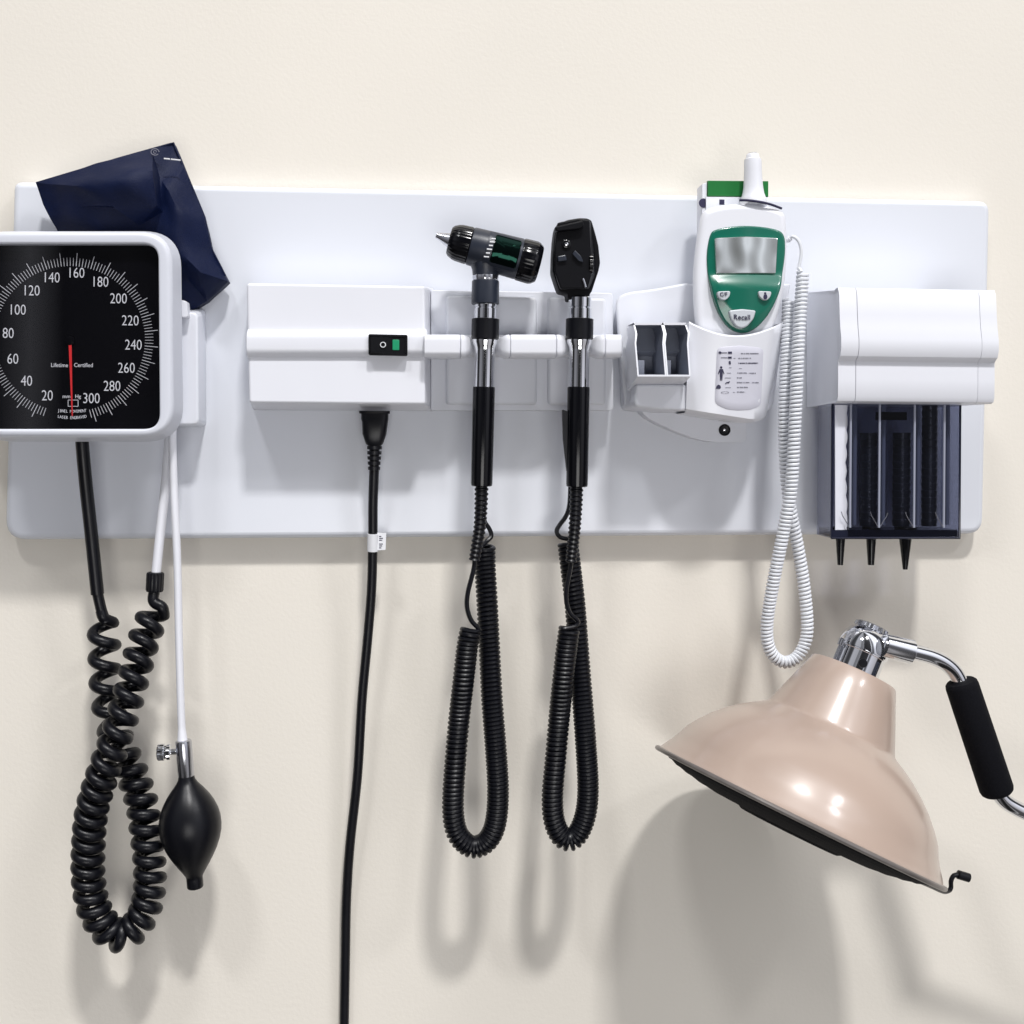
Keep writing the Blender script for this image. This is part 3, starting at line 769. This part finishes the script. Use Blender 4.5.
# instruction label
mb = MB()
def pkp(x, y, off=-.4):
    """point on the curved pocket front under photo position x, y"""
    v = .5; u = .5
    for _ in range(12):
        yt = 323 + 14*math.sin(math.pi*u)**.9; yb = 409 + 10*min(1, u*1.25) - (4*max(0, (u-.8)/.2)**2)
        v = max(0, min(1, (y-yt)/(yb-yt))); xl = 689-3*v; xr = 784-18*v**1.15; u = max(.001, min(.999, (x-xl)/(xr-xl)))
    return pk(u, v, off)
lab = dense(roundp([(717, 347.5), (740, 345.5), (763.5, 348), (761, 406), (750, 410), (738, 410.5), (727, 409.5), (714.5, 404)], [5, 0, 5, 5, 3, 0, 3, 5], 4), 2.5)
cx, cy = 739, 378
rings = []
for s_ in (1., .98, .75, .5, .25, .04):
    rings.append([pkp(cx+(x-cx)*s_, cy+(y-cy)*s_, -.05 if s_ == 1 else -.45) for x, y in lab])
mb.loft(rings, False, True)
def mark(pts, mi):
    mb.mi = mi; a = [mb.bm.verts.new(pkp(x, y, -.8)) for x, y in pts]; b = [mb.bm.verts.new(pkp(x, y, -.4)) for x, y in pts]
    mb.face(a); n = len(a)
    for i in range(n): mb.face((a[i], a[(i+1) % n], b[(i+1) % n], b[i]))
def rect(x1, y1, x2, y2, mi=1): mark([(x1, y1), (x2, y1), (x2, y2), (x1, y2)], mi)
# little probe drawings, standing person, arm, shoe-like and oval icons, and lines of tiny print
mark([(720+1.6*math.cos(t*.7), 352.6+1.3*math.sin(t*.7)) for t in range(9)], 1); rect(721.5, 352.2, 727, 353.2, 2); rect(728, 351.6, 732, 353.8); rect(721, 357.2, 727.5, 358, 2); rect(728, 356.6, 731.7, 358.6)
mark([(729, 361), (730.6, 361), (731, 363.5), (730, 365), (729.3, 364), (728.6, 363)], 1)
mark([(721.2+1.2*math.cos(t*.7), 367.4+1.3*math.sin(t*.7)) for t in range(9)], 1)
mark([(719.5, 369), (723, 369), (724.4, 373.8), (723.7, 374.2), (722.8, 371.8), (722.8, 375.5), (722.2, 380.6), (721.4, 380.6), (721.2, 376.4), (720.9, 380.6), (720.1, 380.6), (719.8, 375.5), (719.8, 371.8), (718.6, 374.2), (718, 373.6)], 1)
mark([(725, 383.6), (726.6, 382), (728, 382), (729.6, 381), (730, 381.8), (728.6, 383.4), (727, 383.2), (725.4, 384.2)], 1)
mark([(715.8, 388.6), (716.6, 386), (718.4, 384.6), (720.4, 385.6), (721, 387.4), (720, 388.8)], 1)
for a in range(14):
    t = a/14*2*math.pi; t2 = t + .22
    mark([(725+4*math.cos(q), 392.4+1.2*math.sin(q)) if k < 2 else (725+3.4*math.cos(q), 392.4+.9*math.sin(q)) for k, q in ((0, t), (1, t2), (2, t2), (3, t))], 2)
random.seed(3)
def tiny(x1, x2, y, mi):
    x = x1
    while x < x2:
        w = random.uniform(.5, 1.3); rect(x, y-.45-.2*random.random(), min(x2, x+w), y+.45, mi); x += w + random.choice((.2, .2, .7))
for x1, x2, y, mi in ((741, 759, 353.5, 2), (738.5, 751, 358.3, 2), (738.5, 758, 363.2, 1), (737.5, 747, 373, 2), (749, 756, 373.2, 2), (737, 742, 377.8, 2), (737, 750, 382.5, 2), (752, 759, 382.6, 2), (737, 748, 387.3, 2), (737, 745, 392, 2)): tiny(x1, x2, y, mi)
for x1, x2, y in ((729, 731.5, 367.5), (727, 731, 373), (725, 731, 377.8), (725.5, 731, 387.5), (733, 735, 392.2), (733.5, 735.5, 358.2), (739, 742, 368.4)): rect(x1, y-.2, x2, y+.15, 2)
mb.build('instruction_label', ['sticker', 'dark_ink', 'grey_ink'], TH, sharp=60)
# lock bracket under the pocket
mb = MB()
lk = W([(632, 396), (746, 400), (745.5, 442.5), (712, 442.5), (690, 437.5), (665, 427), (645, 417)], 44)
mb.prism(roundp(lk, [.001, .001, .006, .01, .01, .01, .006], 4), -.046, -.0205, .003, 4)
br_ = mb.build('bracket', 'white', TH)
mb = MB(); p = P(724.5, 430, 46); mb.lathe([(-.002, .0058), (.0006, .0058), (.0012, .0048), (.0006, .0040), (.0004, .0015)], p, Vector((0, -1, 0)), 28)
mb.mi = 1; mb.lathe([(-.001, .0014), (.0004, .0012), (.0007, .0004)], p, Vector((0, -1, 0)), 14)
mb.build('screw', ['black', 'chrome'], br_)

# ------------------------------------------------------------------ probe cover box
BX = thing('probe_cover_box', 'small green and white carton standing behind the electronic thermometer', 'carton', P(735, 205, 62))
mb = MB()
a = W([(708, 180.5), (768.5, 181), (768.5, 196.5), (708, 196.2)], 72)
mb.prism(a, -.072, -.048, .0006, 2); mb.build('lid', 'box_green', BX)
mb = MB()
mb.prism(W([(706, 196.6), (768.3, 197), (768.3, 284), (706, 284)], 71.5), -.0715, -.048, .0006, 2)
mb.prism(W([(702.4, 184), (707.2, 182), (705.6, 284), (702, 284)], 70), -.0695, -.049, .0006, 2)
mb.mi = 1
p = P(722, 202, 72); mb.lathe([(0, .0035), (.0004, .0033)], Vector((p.x, -.0715, p.z)), Vector((0, -1, 0)), 4)
p = P(703.5, 203, 70); mb.lathe([(0, .0045), (.0004, .0044)], Vector((p.x, -.0697, p.z)), Vector((0, -1, 0)), 16)  # dark disc paints in a half-round shadow on the carton side
mb.build('carton_body', ['bright', 'dark_ink'], BX)

# ------------------------------------------------------------------ thermometer
TM = thing('thermometer', 'white electronic thermometer with a teal green face and grey screen in its pocket', 'thermometer', P(740, 330, 75))
fd = 92
mb = MB()
bodyf = [(702.5, 211), (712, 206.5), (726, 203.6), (741, 202.6), (758, 203.6), (772, 206), (784, 210.5), (787.5, 217), (788.5, 250), (786.5, 285), (780, 312), (773, 332), (768, 355), (700, 355), (696.5, 325), (694.5, 300), (694, 272), (697.5, 240)]
bw_ = chaikin(W(bodyf, fd), 2)
mb.prism(bw_, -.092, -.072, .009, 6, back=offset(bw_, .004))
mb.build('body', 'bright', TM, sharp=60)
face = [(711, 232.5), (716, 229), (730, 226.3), (746, 225.2), (763, 226.3), (778, 229), (783.5, 232), (786, 238), (786.3, 250), (785, 262), (782, 280), (777, 296), (769, 313), (760, 324.5), (752, 331), (744, 333.6), (735, 331.8), (727, 326.5), (719, 315), (712.5, 298), (708.5, 278), (707.2, 262), (707.6, 248)]
mb = MB()
fw = chaikin(W(face, 95), 2)
# gently domed face with a raised shelf below the screen
rings = [[Vector((x, -.0915, z)) for x, z in fw]]
cxw = sum(x for x, z in fw)/len(fw); czw = sum(z for x, z in fw)/len(fw)
zs0, zs1 = P(745, 273.5, 97).z, P(745, 289, 97).z      # below the screen the face swells out
def fy(x, z):
    r = ((x-cxw)/.040)**2 + ((z-czw)/.055)**2
    t = max(0, min(1, (zs0-z)/(zs0-zs1)))
    return -.0952 + .0016*min(1.3, r) - .0066*(1-(1-t)**1.35)*max(0, 1-max(0, r-.55)*.9)
for s_ in [1., .985, .97, .95, .92] + [.9-.025*i for i in range(36)]:
    ex = .0012*(1 if s_ >= 1 else .3 if s_ > .98 else 0)
    rings.append([Vector((cxw+(x-cxw)*s_, fy(cxw+(x-cxw)*s_, czw+(z-czw)*s_) + ex, czw+(z-czw)*s_)) for x, z in fw])
mb.loft(rings, False, True)
fc = mb.build('face_panel', 'green', TM, sharp=60)
mb = MB()
scr = roundp(W([(715, 238), (746, 236.4), (778, 238), (776, 273.3), (716.3, 273.3)], 97), [.0014, .0, .0014, .0014, .0014], 3)
mb.prism(scr, -.0968, -.092, .0006, 2); mb.build('screen', 'screen', TM)
def key(pts, d=103.5): 
    mb = MB(); mb.prism(roundp(W(pts, d), .0022, 4), -.1044, -.0925, .0012, 3); mb.mi = 1; return mb
mb = key([(717.3, 291.5), (730.5, 291), (729.5, 296.5), (725.5, 300.5), (720.5, 299.6), (717.8, 296)]); mb.text('C/F', P(723.6, 294.4, 105), .0050, .0003); mb.build('key', ['key', 'dark_ink'], TM)
mb = key([(758, 291), (771.6, 291.5), (770.6, 296.5), (767, 300.6), (762.5, 300), (758.6, 296)])
p = P(765.2, 293.2, 104.4); mb.lathe([(0, .0011), (.0003, .001)], Vector((p.x, -.1044, p.z)), Vector((0, -1, 0)), 12)
mb.prism(W([(764, 294.4), (766.6, 294.4), (767.4, 297), (766.3, 299.3), (764.2, 299.3), (763.2, 297)], 104.4), -.1048, -.1043, 0); mb.build('key', ['key', 'dark_ink'], TM)
mb = key([(728.6, 310.5), (742, 309), (756, 310.5), (753.5, 319), (747, 326.5), (741.5, 328.5), (736, 326.5), (731, 319)]); mb.text('Recall', P(742, 317.4, 105), .0068, .0003); mb.build('key', ['key', 'dark_ink'], TM)
# probe standing in the top of the thermometer
PR = thing('thermometer_probe', 'white probe handle sticking up out of the top of the thermometer', 'probe', P(755, 205, 80))
k_ = sc(752, 180, 82); o = P(753.5, 206, 82); e = P(752.7, 156, 82)
mb = MB(); mb.lathe([(t*k_, r*k_) for t, r in ((0, 13.5), (5, 13.2), (8, 12), (12, 10.6), (18, 9.6), (26, 9), (36, 8.6), (43, 8.5), (45.5, 8.2), (46.5, 6.8), (50, 6.2), (51, 5.4), (51.2, 5.0))], o, e-o, 36)
mb.build('grip', 'bright', PR)
mb = MB(); mb.lathe([(51.1*k_, 4.9*k_), (51.6*k_, 4.6*k_), (51.7*k_, .1*k_)], o, e-o, 28); mb.build('cap', 'charcoal', PR)
mb = MB(); mb.tube(PP([(739.5, 200.2, 91), (748, 200.4, 94), (758, 201.6, 95), (770, 204.2, 94), (781.5, 208.4, 90)], step=.001), .0012, 10)
mb.build('gasket', 'dark_ink', PR)
# white coiled cord
cl = PP([(803, 271, 88), (800.5, 310, 90), (797.8, 355, 92), (795, 422, 92), (791, 489, 92), (783, 534, 90), (774, 579, 84), (767, 624, 76), (770, 650, 72), (783, 662, 70), (798, 656, 68), (807, 633, 66), (804.5, 590, 66), (798, 548, 68), (790, 507, 72), (786, 467, 74), (784.5, 422, 76), (786, 368, 78), (787.5, 332, 76), (788.5, 300, 72)], step=.001)
w = coil(cl, .0047, lambda u: .0038*(1+.06*math.sin(u*11)), 14)
a = PP([(789, 240, 82), (793, 236.5, 86), (798.5, 241, 88), (801.3, 250, 89), (800.4, 260, 89), (798.6, 268, 89)], step=.0012)
mb = MB(); mb.tube(spline(a[::4] + [a[-1]] + w[5:8], .001) + w[9:], .00165, 8); WC = mb.build('coiled_cord', 'wcoil', TM)
mb = MB(); mb.tube([a[0] + Vector((-.004, .004, 0)), a[0], a[2]], .0024, 10); mb.build('plug', 'bright', WC)

# ------------------------------------------------------------------ specula dispenser
SD = thing('specula_dispenser', 'white wall dispenser with a smoked see-through magazine underneath', 'dispenser', P(905, 538, 50))
# housing: side profile swept across
prof = [(290, 90), (288.5, 94), (288.5, 99), (295, 102), (315, 103.5), (328, 105), (340, 107.5), (350, 107.5), (357, 105), (360.5, 100.5), (362, 99.5), (380, 99.5), (397, 99), (401.5, 97), (403, 93)]
def house(mb, x1, x2, back=22, ins1=0., ins2=0., xb1=None, xb2=None):
    def ring(xf, xbk, ins):
        out = []
        for i, (y, d) in enumerate(prof):
            q = P(xf, y, 103); qq = Vector((q.x, -(d-ins)/1000, P(918, y + (0 if ins == 0 else ins*(1 if y < 345 else -1)), 103).z)); out.append(qq)
        a, b = P(xbk, 407.5, back), P(xbk, 293, back)
        za = P(812, 407.5, back).z; zb = P(812, 293, back).z
        out += [Vector((a.x, -back/1000, za)), Vector((b.x, -back/1000, zb))]
        return out
    mb.loft([ring(x1+ins1*.6, xb1, ins1), ring(x1, xb1, 0), ring(x2, xb2, 0), ring(x2-ins2*.6, xb2, ins2)] if ins1 and ins2 else
            [ring(x1+ins1*.6, xb1, ins1), ring(x1, xb1, 0), ring(x2, xb2, 0)] if ins1 else
            [ring(x1, xb1, 0), ring(x2, xb2, 0), ring(x2-ins2*.6, xb2, ins2)] if ins2 else [ring(x1, xb1, 0), ring(x2, xb2, 0)])
xB = lambda x: 806.5 + (x-840)*.735     # where the same upright plane meets the board
mb = MB(); house(mb, 839.5, 856.9, ins1=3, xb1=806.5, xb2=xB(856.9)); mb.build('end_cap', 'bright', SD, sharp=28)
mb = MB(); house(mb, 857.5, 979.5, xb1=xB(857.5), xb2=xB(979.5)); mb.build('housing', 'bright', SD, sharp=28)
mb = MB(); house(mb, 980.0, 996.5, ins2=3, xb1=xB(980.), xb2=xB(996.5)); mb.build('end_cap', 'bright', SD, sharp=28)
# magazine
fx1, fx2, md = 832, 960, 84
A0, A1 = P(fx1, 400, md), P(fx2, 538, md)
x1, x2, zt, zb = A0.x, A1.x, P(900, 404.5, 84).z, P(900, 538, md).z
mb = MB()
yf, yb_ = -.084, -.046
def slab(xa, xb, ya, yb, za, zb): mb.loft([[Vector((xa, ya, za)), Vector((xb, ya, za)), Vector((xb, ya, zb)), Vector((xa, ya, zb))], [Vector((xa, yb, za)), Vector((xb, yb, za)), Vector((xb, yb, zb)), Vector((xa, yb, zb))]])
xs = P(849, 470, md).x
slab(xs, x2, yf, yf+.0018, zb, zt)
mb.build('magazine_front', 'smoke', SD, sharp=20)
for xa, xb in ((x1, x1+.0016), (x2-.0016, x2)):
    mb = MB(); slab(xa, xb, yf+.002, yb_, zb, zt); mb.build('magazine_side', 'smoke_in', SD, sharp=20)
mb = MB(); slab(x1+.0018, x2-.0018, yf+.002, yb_, zb+.0004, zb+.0075); mb.build('magazine_floor', 'smoke_edge', SD, sharp=20)
mb = MB()   # solid darker edges and moulded corner beads
for xx in (x1+.0006, x2-.0006): mb.tube([Vector((xx, yf, zt)), Vector((xx, yf, zb+.002)), Vector((xx, yf, zb))], .0011, 8)
mb.tube([Vector((x1, yf, zb)), Vector(((x1+x2)/2, yf, zb)), Vector((x2, yf, zb))], .0011, 8)
mb.build('magazine_edge', 'smoke_edge', SD)
# moulded half-round tubes and hooks behind the front
colx = [850.3, 879.2, 914.2, 944]
for i, px in enumerate(colx):
    xx = P(px, 470, md).x
    mb = MB()
    mb.tube([Vector((xx, yf-.0003, zt)), Vector((xx, yf-.0003, (zt+zb)/2)), Vector((xx, yf-.0003, zb+.010))], .0011, 10)
    mb.tube([Vector((xx+.008, yf+.010, zt)), Vector((xx+.008, yf+.010, (zt+zb)/2)), Vector((xx+.008, yf+.010, zb+.012))], .0022, 12)
    mb.build('guide_rib', 'rib', SD)
    mb = MB(); kz = P(px, 528, md).z
    pl = [Vector((xx-.0085, yf-.0003, kz+.0155)), Vector((xx-.0075, yf-.0003, kz+.012)), Vector((xx-.0005, yf-.0003, kz+.0005))]
    mb.tube(pl, .00045, 6)
    if i == 1: mb.tube([Vector((xx+.0085, yf-.0003, kz+.0145)), Vector((xx+.0075, yf-.0003, kz+.0115)), Vector((xx+.0005, yf-.0003, kz+.0005))], .00045, 6)
    mb.build('hook', 'smoke_in' if i > 4 else 'steel', SD)
mb = MB(); slab(x1, x2, -.046, -.0445, zb, zt); mb.build('magazine_back', 'smoke_in', SD, sharp=20)
mb = MB(); slab(P(882, 416, 76).x, P(906, 416, 76).x, -.078, -.06, P(890, 420, 76).z, P(890, 412, 76).z); mb.build('latch', 'gloss', SD, sharp=20)
# stacks of specula: nested black cones, lowest one poking out under the floor
def speculum(px, py_tip, rtop, rtip, colr, label, n_extra):
    k = sc(px, 545, 66)
    tipz = P(px, py_tip, 66); top = P(px, 536, 66)
    T = thing('ear_speculum', label, 'ear speculum', tipz, 'ear specula in the dispenser')
    L = (top-tipz).length; ax = Vector((0, 0, 1))
    mb = MB(); mb.lathe([(0, rtip*k*.7), (.0001, rtip*k), (L, rtop*k), (L+.006, rtop*k*1.35), (L+.008, rtop*k*1.75), (L+.009, rtop*k*1.75), (L+.009, rtop*k*.9)], tipz, ax, 28)
    mb.build('cone', colr, T); return T
s1 = speculum(840.3, 565, 4.7, 2.7, 'gloss', 'black ear speculum tip poking from below the white strip', 6)
s2 = speculum(871, 565, 4.9, 3.0, 'gloss', 'middle black ear speculum tip under the dispenser', 6)
s3 = speculum(905.2, 569.5, 6.2, 2.3, 'gloss', 'larger tapered black ear speculum tip, rightmost under the dispenser', 6)
# stacks inside: one nested column of cups per chute
def column(px, ytop, ybot, r, m, label, step=7.0, name='speculum_stack', d=62):
    k = sc(px, 480, d); a = P(px, ybot, d); mb = MB(); L = (ybot-ytop)*k
    pr = []; t = 0
    while t < L:
        pr += [(t, r*k*.93), (t+step*k*.55, r*k*.98), (t+step*k*.62, r*k), (t+step*k*.95, r*k)]; t += step*k
    mb.lathe(pr, a, Vector((0, 0, 1)), 28)
    o = mb.build(name, m); meta(o, label, 'speculum stack', 'nested speculum stacks in the magazine'); return o
column(868, 437, 526, 8.6, 'stack', 'dark nested stack seen through the smoked magazine above the middle tip')
column(901, 438, 526, 8.6, 'stack', 'dark nested stack seen through the smoked magazine above the largest tip')
column(929, 406, 526, 7.5, 'stack', 'tall dark nested stack at the tipless end of the magazine')
ol = [(834.5, 405), (834.8, 536.5)]
for i in range(33):
    y = 536.5 - i*131.5/32; ol.append((846.0 + 1.6*abs(math.sin(y*.19)) + .8*math.sin(y*.05), y))
rings = []
for dd_, ins in ((77, 0), (79, 0), (80, .6)):
    rings.append([P(min(x, 847.6) + (ins if x < 840 else -ins), y, dd_ + 1.6*abs(math.sin(y*.19))) for x, y in ol])
mb = MB(); mb.loft(rings); o = mb.build('paper_strip', 'paper', sharp=50)
meta(o, 'white crinkled strip standing in the open left chute of the smoked magazine', 'paper strip')

# ------------------------------------------------------------------ examination lamp
LP = thing('examination_lamp', 'beige pink metal dish lamp on a bent chrome arm with a black foam grip', 'lamp', P(800, 815, 190))
dL = 142; k_ = sc(820, 760, dL)
ro = P(795, 815, dL); ax2 = Vector((P(853, 669, dL) - ro).normalized())
vw = (ro-CAM).normalized(); ax = (ax2 - vw*ax2.dot(vw)).normalized(); ax = (Matrix.Rotation(math.radians(.7), 3, vw) @ ax); ax = (ax - vw*.012).normalized()
RS, TS = .892, .958
prof = [(0, 164), (3, 160.5), (8, 157.5), (15, 152.5), (24, 147.5), (34, 143), (45, 135), (57, 124.5), (68, 112.5), (78, 99.5), (86, 87), (91.5, 77), (94, 73.2), (95.5, 72.2), (98, 71), (120, 62.6), (140, 54.8), (156, 48.6), (157.5, 47.2)]
inn = [(157.5, 30), (155, 46), (120, 60), (100, 68), (93, 71), (78, 95), (57, 120), (34, 139), (15, 150), (1.5, 160)]
mb = MB()
prof = [(t*TS, r*RS) for t, r in prof]; inn = [(t*TS, r*RS) for t, r in inn]
rings = prof + inn
mb.lathe([(t*k_, r*k_) for t, r in rings] , ro, ax, 96, False, False)
sh = mb.build('shade', 'enamel', LP, sharp=40)
u = ax.orthogonal().normalized(); v = ax.cross(u)
mb = MB(); pts = [ro + (u*math.cos(2*math.pi*i/96) + v*math.sin(2*math.pi*i/96))*(163.2*RS*k_) for i in range(97)]
mb.tube(pts, 2.4*k_, 10, False); mb.build('rim', 'rimmetal', sh)
mb = MB()   # dark ribbed inner ring below the rim
bp = [(4, 154), (-1, 152), (-4, 147), (-4, 144.5), (-7, 137), (-7, 134), (-9.5, 124), (-9.5, 120), (-12, 108), (-12, 104), (-13.8, 90), (-13.8, 86), (-14.6, 60), (-17, 55), (4, 52), (4, 10)]
mb.lathe([(t*k_, r*RS*k_) for t, r in bp], ro, ax, 96, True, True); mb.build('louvre', 'matte', LP, sharp=25)
# spring lever at the rim
e0 = P(905, 877, dL-30); 
mb = MB(); lv = PP([(890, 866, 224), (912, 877.5, 206), (932, 886.5, 176), (944, 891.5, 156), (950.5, 889, 148), (951, 881, 148), (954, 875.5, 148), (960, 875, 148)], step=.002)
mb.tube(lv, .0021, 10); le = mb.build('lever', 'black', LP)
mb = MB(); a, b = P(957.5, 874.3, 148), P(969.5, 878, 148); mb.lathe([(0, .003), (.0006, .0040), ((b-a).length-.0006, .0040), ((b-a).length, .003)], a, b-a, 20); mb.build('knob', 'black', le)
# socket
so = ro + ax*(146*k_)
mb = MB(); mb.lathe([(t*k_, r*k_) for t, r in ((0, 25), (6, 25), (6.5, 23.5), (25, 23.5), (25.5, 24.5), (27, 24.5))], so, ax, 48); mb.build('socket', 'chrome', LP)
mb = MB(); mb.lathe([(t*k_, r*k_) for t, r in ((26.4, 23), (27, 25.6), (30, 25.8), (36, 25), (42, 23), (47, 19.5), (50, 16), (51, 14))], so, ax, 64, True, True); hs = mb.build('socket_cap', 'chrome', LP)
mb = MB(); mb.lathe([(t*k_, r*k_) for t, r in ((49.5, 15), (50.5, 17), (54.5, 16.5), (55.5, 14.5), (56, 10), (54.5, 8), (54.5, .2))], so + (u*0), ax, 72, knurl=12, kd=.05); mb.build('nut', 'steel', hs)
fv = Vector((0, -1, 0)); fv = (fv - ax*fv.dot(ax)).normalized(); sv = ax.cross(fv); sv = sv if sv.x > 0 else -sv
hp_ = so + ax*(14*k_) + (fv*.97 - sv*.22).normalized()*(23.4*k_)
mb = MB(); mb.lathe([(-.001, .0042), (.0006, .0040), (.0008, .0022)], hp_, (fv*.97 - sv*.22), 20); mb.build('vent_hole', 'black', LP)
mb = MB()
for s_ in (.35, .47):
    q = so + (fv*.88 + sv*s_).normalized()*(23.6*k_); mb.tube([q + ax*(4*k_), q + ax*(12*k_), q + ax*(22*k_)], .0009, 6)
mb.build('slot', 'charcoal', LP)
mb = MB(); q = so - sv*(25*k_) + fv*(4*k_); mb.lathe([(2*k_, 2*k_), (22*k_, 2*k_), (22.5*k_, 3.6*k_), (29*k_, 3.6*k_), (30*k_, 2.5*k_)], q, ax, 18); mb.build('clamp_screw', 'steel', LP)
# arm
mb = MB(); q0, q1 = P(884, 645, dL), P(912, 652, dL)
L = (q1-q0).length; mb.lathe([(0, .0105), (L*.9, .0112), (L*.97, .0112), (L, .0100), (L, .006)], q0, q1-q0, 36); mb.build('arm_joint', 'chrome', LP)
arm = PP([(902, 649.5, dL), (918, 653, dL), (934, 657.5, dL), (947, 664.5, dL), (956, 674, dL), (963, 690, dL), (980, 738, dL), (995, 784, dL), (1002, 798, dL), (1014, 807, dL), (1034, 816, dL), (1090, 838, dL), (1180, 872, dL)], step=.003)
mb = MB(); mb.tube(arm, .0071, 24); mb.build('arm', 'chrome', LP)
mb = MB(); g0, g1 = P(960.5, 681, dL), P(998, 793.5, dL); L = (g1-g0).length; R0 = 15.6*sc(975, 740, dL)
mb.lathe([(0, R0*.55), (.0004, R0*.86), (.002, R0*.96), (.005, R0), (L-.005, R0*1.03), (L-.002, R0*.97), (L-.0004, R0*.86), (L, R0*.55)], g0, g1-g0, 40); mb.build('grip', 'matte', LP)

# ------------------------------------------------------------------ light
wd = bpy.data.worlds.new('World'); SCN.world = wd; wd.use_nodes = True
N = wd.node_tree.nodes; Lk = wd.node_tree.links
bg = N['Background']; tc = N.new('ShaderNodeTexCoord'); sp = N.new('ShaderNodeSeparateXYZ')
Lk.new(tc.outputs['Generated'], sp.inputs[0])
rp = N.new('ShaderNodeValToRGB'); e = rp.color_ramp.elements
mr = N.new('ShaderNodeMapRange'); mr.inputs['From Min'].default_value = -1; Lk.new(sp.outputs['Z'], mr.inputs['Value']); Lk.new(mr.outputs['Result'], rp.inputs[0])
e[0].position = .0; e[0].color = (.30, .29, .28, 1); e[1].position = 1; e[1].color = (.95, .96, 1.0, 1)
for p_, c_ in ((.40, (.36, .35, .36)), (.48, (.46, .46, .49)), (.60, (.62, .63, .68)), (.72, (.90, .91, .95))):
    q = e.new(p_); q.color = (*c_, 1)
# light and dark bands added round the viewer for chrome, dial and screen reflections
ng = N.new('ShaderNodeMath'); ng.operation = 'MULTIPLY'; ng.inputs[1].default_value = -1; Lk.new(sp.outputs['Y'], ng.inputs[0])
at = N.new('ShaderNodeMath'); at.operation = 'ARCTAN2'; Lk.new(sp.outputs['X'], at.inputs[0]); Lk.new(ng.outputs[0], at.inputs[1])
m2 = N.new('ShaderNodeMapRange'); m2.inputs['From Min'].default_value = -math.pi; m2.inputs['From Max'].default_value = math.pi; Lk.new(at.outputs[0], m2.inputs['Value'])
r2 = N.new('ShaderNodeValToRGB'); r2.color_ramp.interpolation = 'EASE'; ee = r2.color_ramp.elements
ee[0].position = 0; ee[0].color = (.5, .5, .5, 1); ee[1].position = 1; ee[1].color = (.5, .5, .5, 1)
for deg, v_ in ((-95, .45), (-78, .08), (-64, .10), (-56, .75), (-34, .7), (-29, .3), (-19.9, .40), (-19.6, .06), (-18.8, .06), (-18.6, .95), (-18.25, .95), (-18.05, .10), (-16, .05), (-14.5, .16), (-13.7, .05), (10, .08), (14.95, .12), (15.15, .6), (15.65, .7), (15.95, 2.1), (17.5, 2.1), (18.6, .3), (25, .35), (31, 2.0), (57, 2.0), (64, .10), (80, .08), (95, .45)):
    q = ee.new((deg+180)/360); q.color = (v_, v_, v_*1.02, 1)
Lk.new(m2.outputs['Result'], r2.inputs[0])
mx = N.new('ShaderNodeMix'); mx.data_type = 'RGBA'; mx.blend_type = 'MULTIPLY'; mx.inputs['Factor'].default_value = 1
Lk.new(rp.outputs[0], mx.inputs['A']); Lk.new(r2.outputs[0], mx.inputs['B']); Lk.new(mx.outputs['Result'], bg.inputs['Color'])
bg.inputs['Strength'].default_value = .64

def lamp(name, loc, target, sx, sy, power, col):
    l = bpy.data.lights.new(name, 'AREA'); l.shape = 'RECTANGLE'; l.size = sx; l.size_y = sy; l.energy = power; l.color = col
    o = bpy.data.objects.new(name, l); COL.objects.link(o); o.location = loc
    o.rotation_euler = (Vector(target)-Vector(loc)).to_track_quat('-Z', 'Y').to_euler()
lamp('ceiling_lamp', (1.45, -4.7, 7.0), (.55, 0, -.6), .80, .46, 540, (1, .985, .975))
lamp('ceiling_lamp', (-1.5, -4.2, 6.2), (.35, 0, -.6), 1.0, .52, 145, (.98, .985, 1))
lamp('ceiling_lamp', (4.6, -4.0, 4.9), (.7, 0, -.6), 1.0, .5, 80, (.99, .985, 1))
lamp('fill_lamp', (.55, -2.7, -1.15), (.5, 0, -1.0), 1.3, .9, 19, (1, .985, .97))  # unseen low frontal fill, added to brighten the lower wall

vs = SCN.view_settings; vs.view_transform = 'Standard'; vs.look = 'None'; vs.exposure = .05; vs.gamma = 1; vs.use_curve_mapping = False
SCN.render.engine = 'CYCLES'; SCN.cycles.use_denoising = True; SCN.cycles.max_bounces = 10; SCN.cycles.transparent_max_bounces = 16
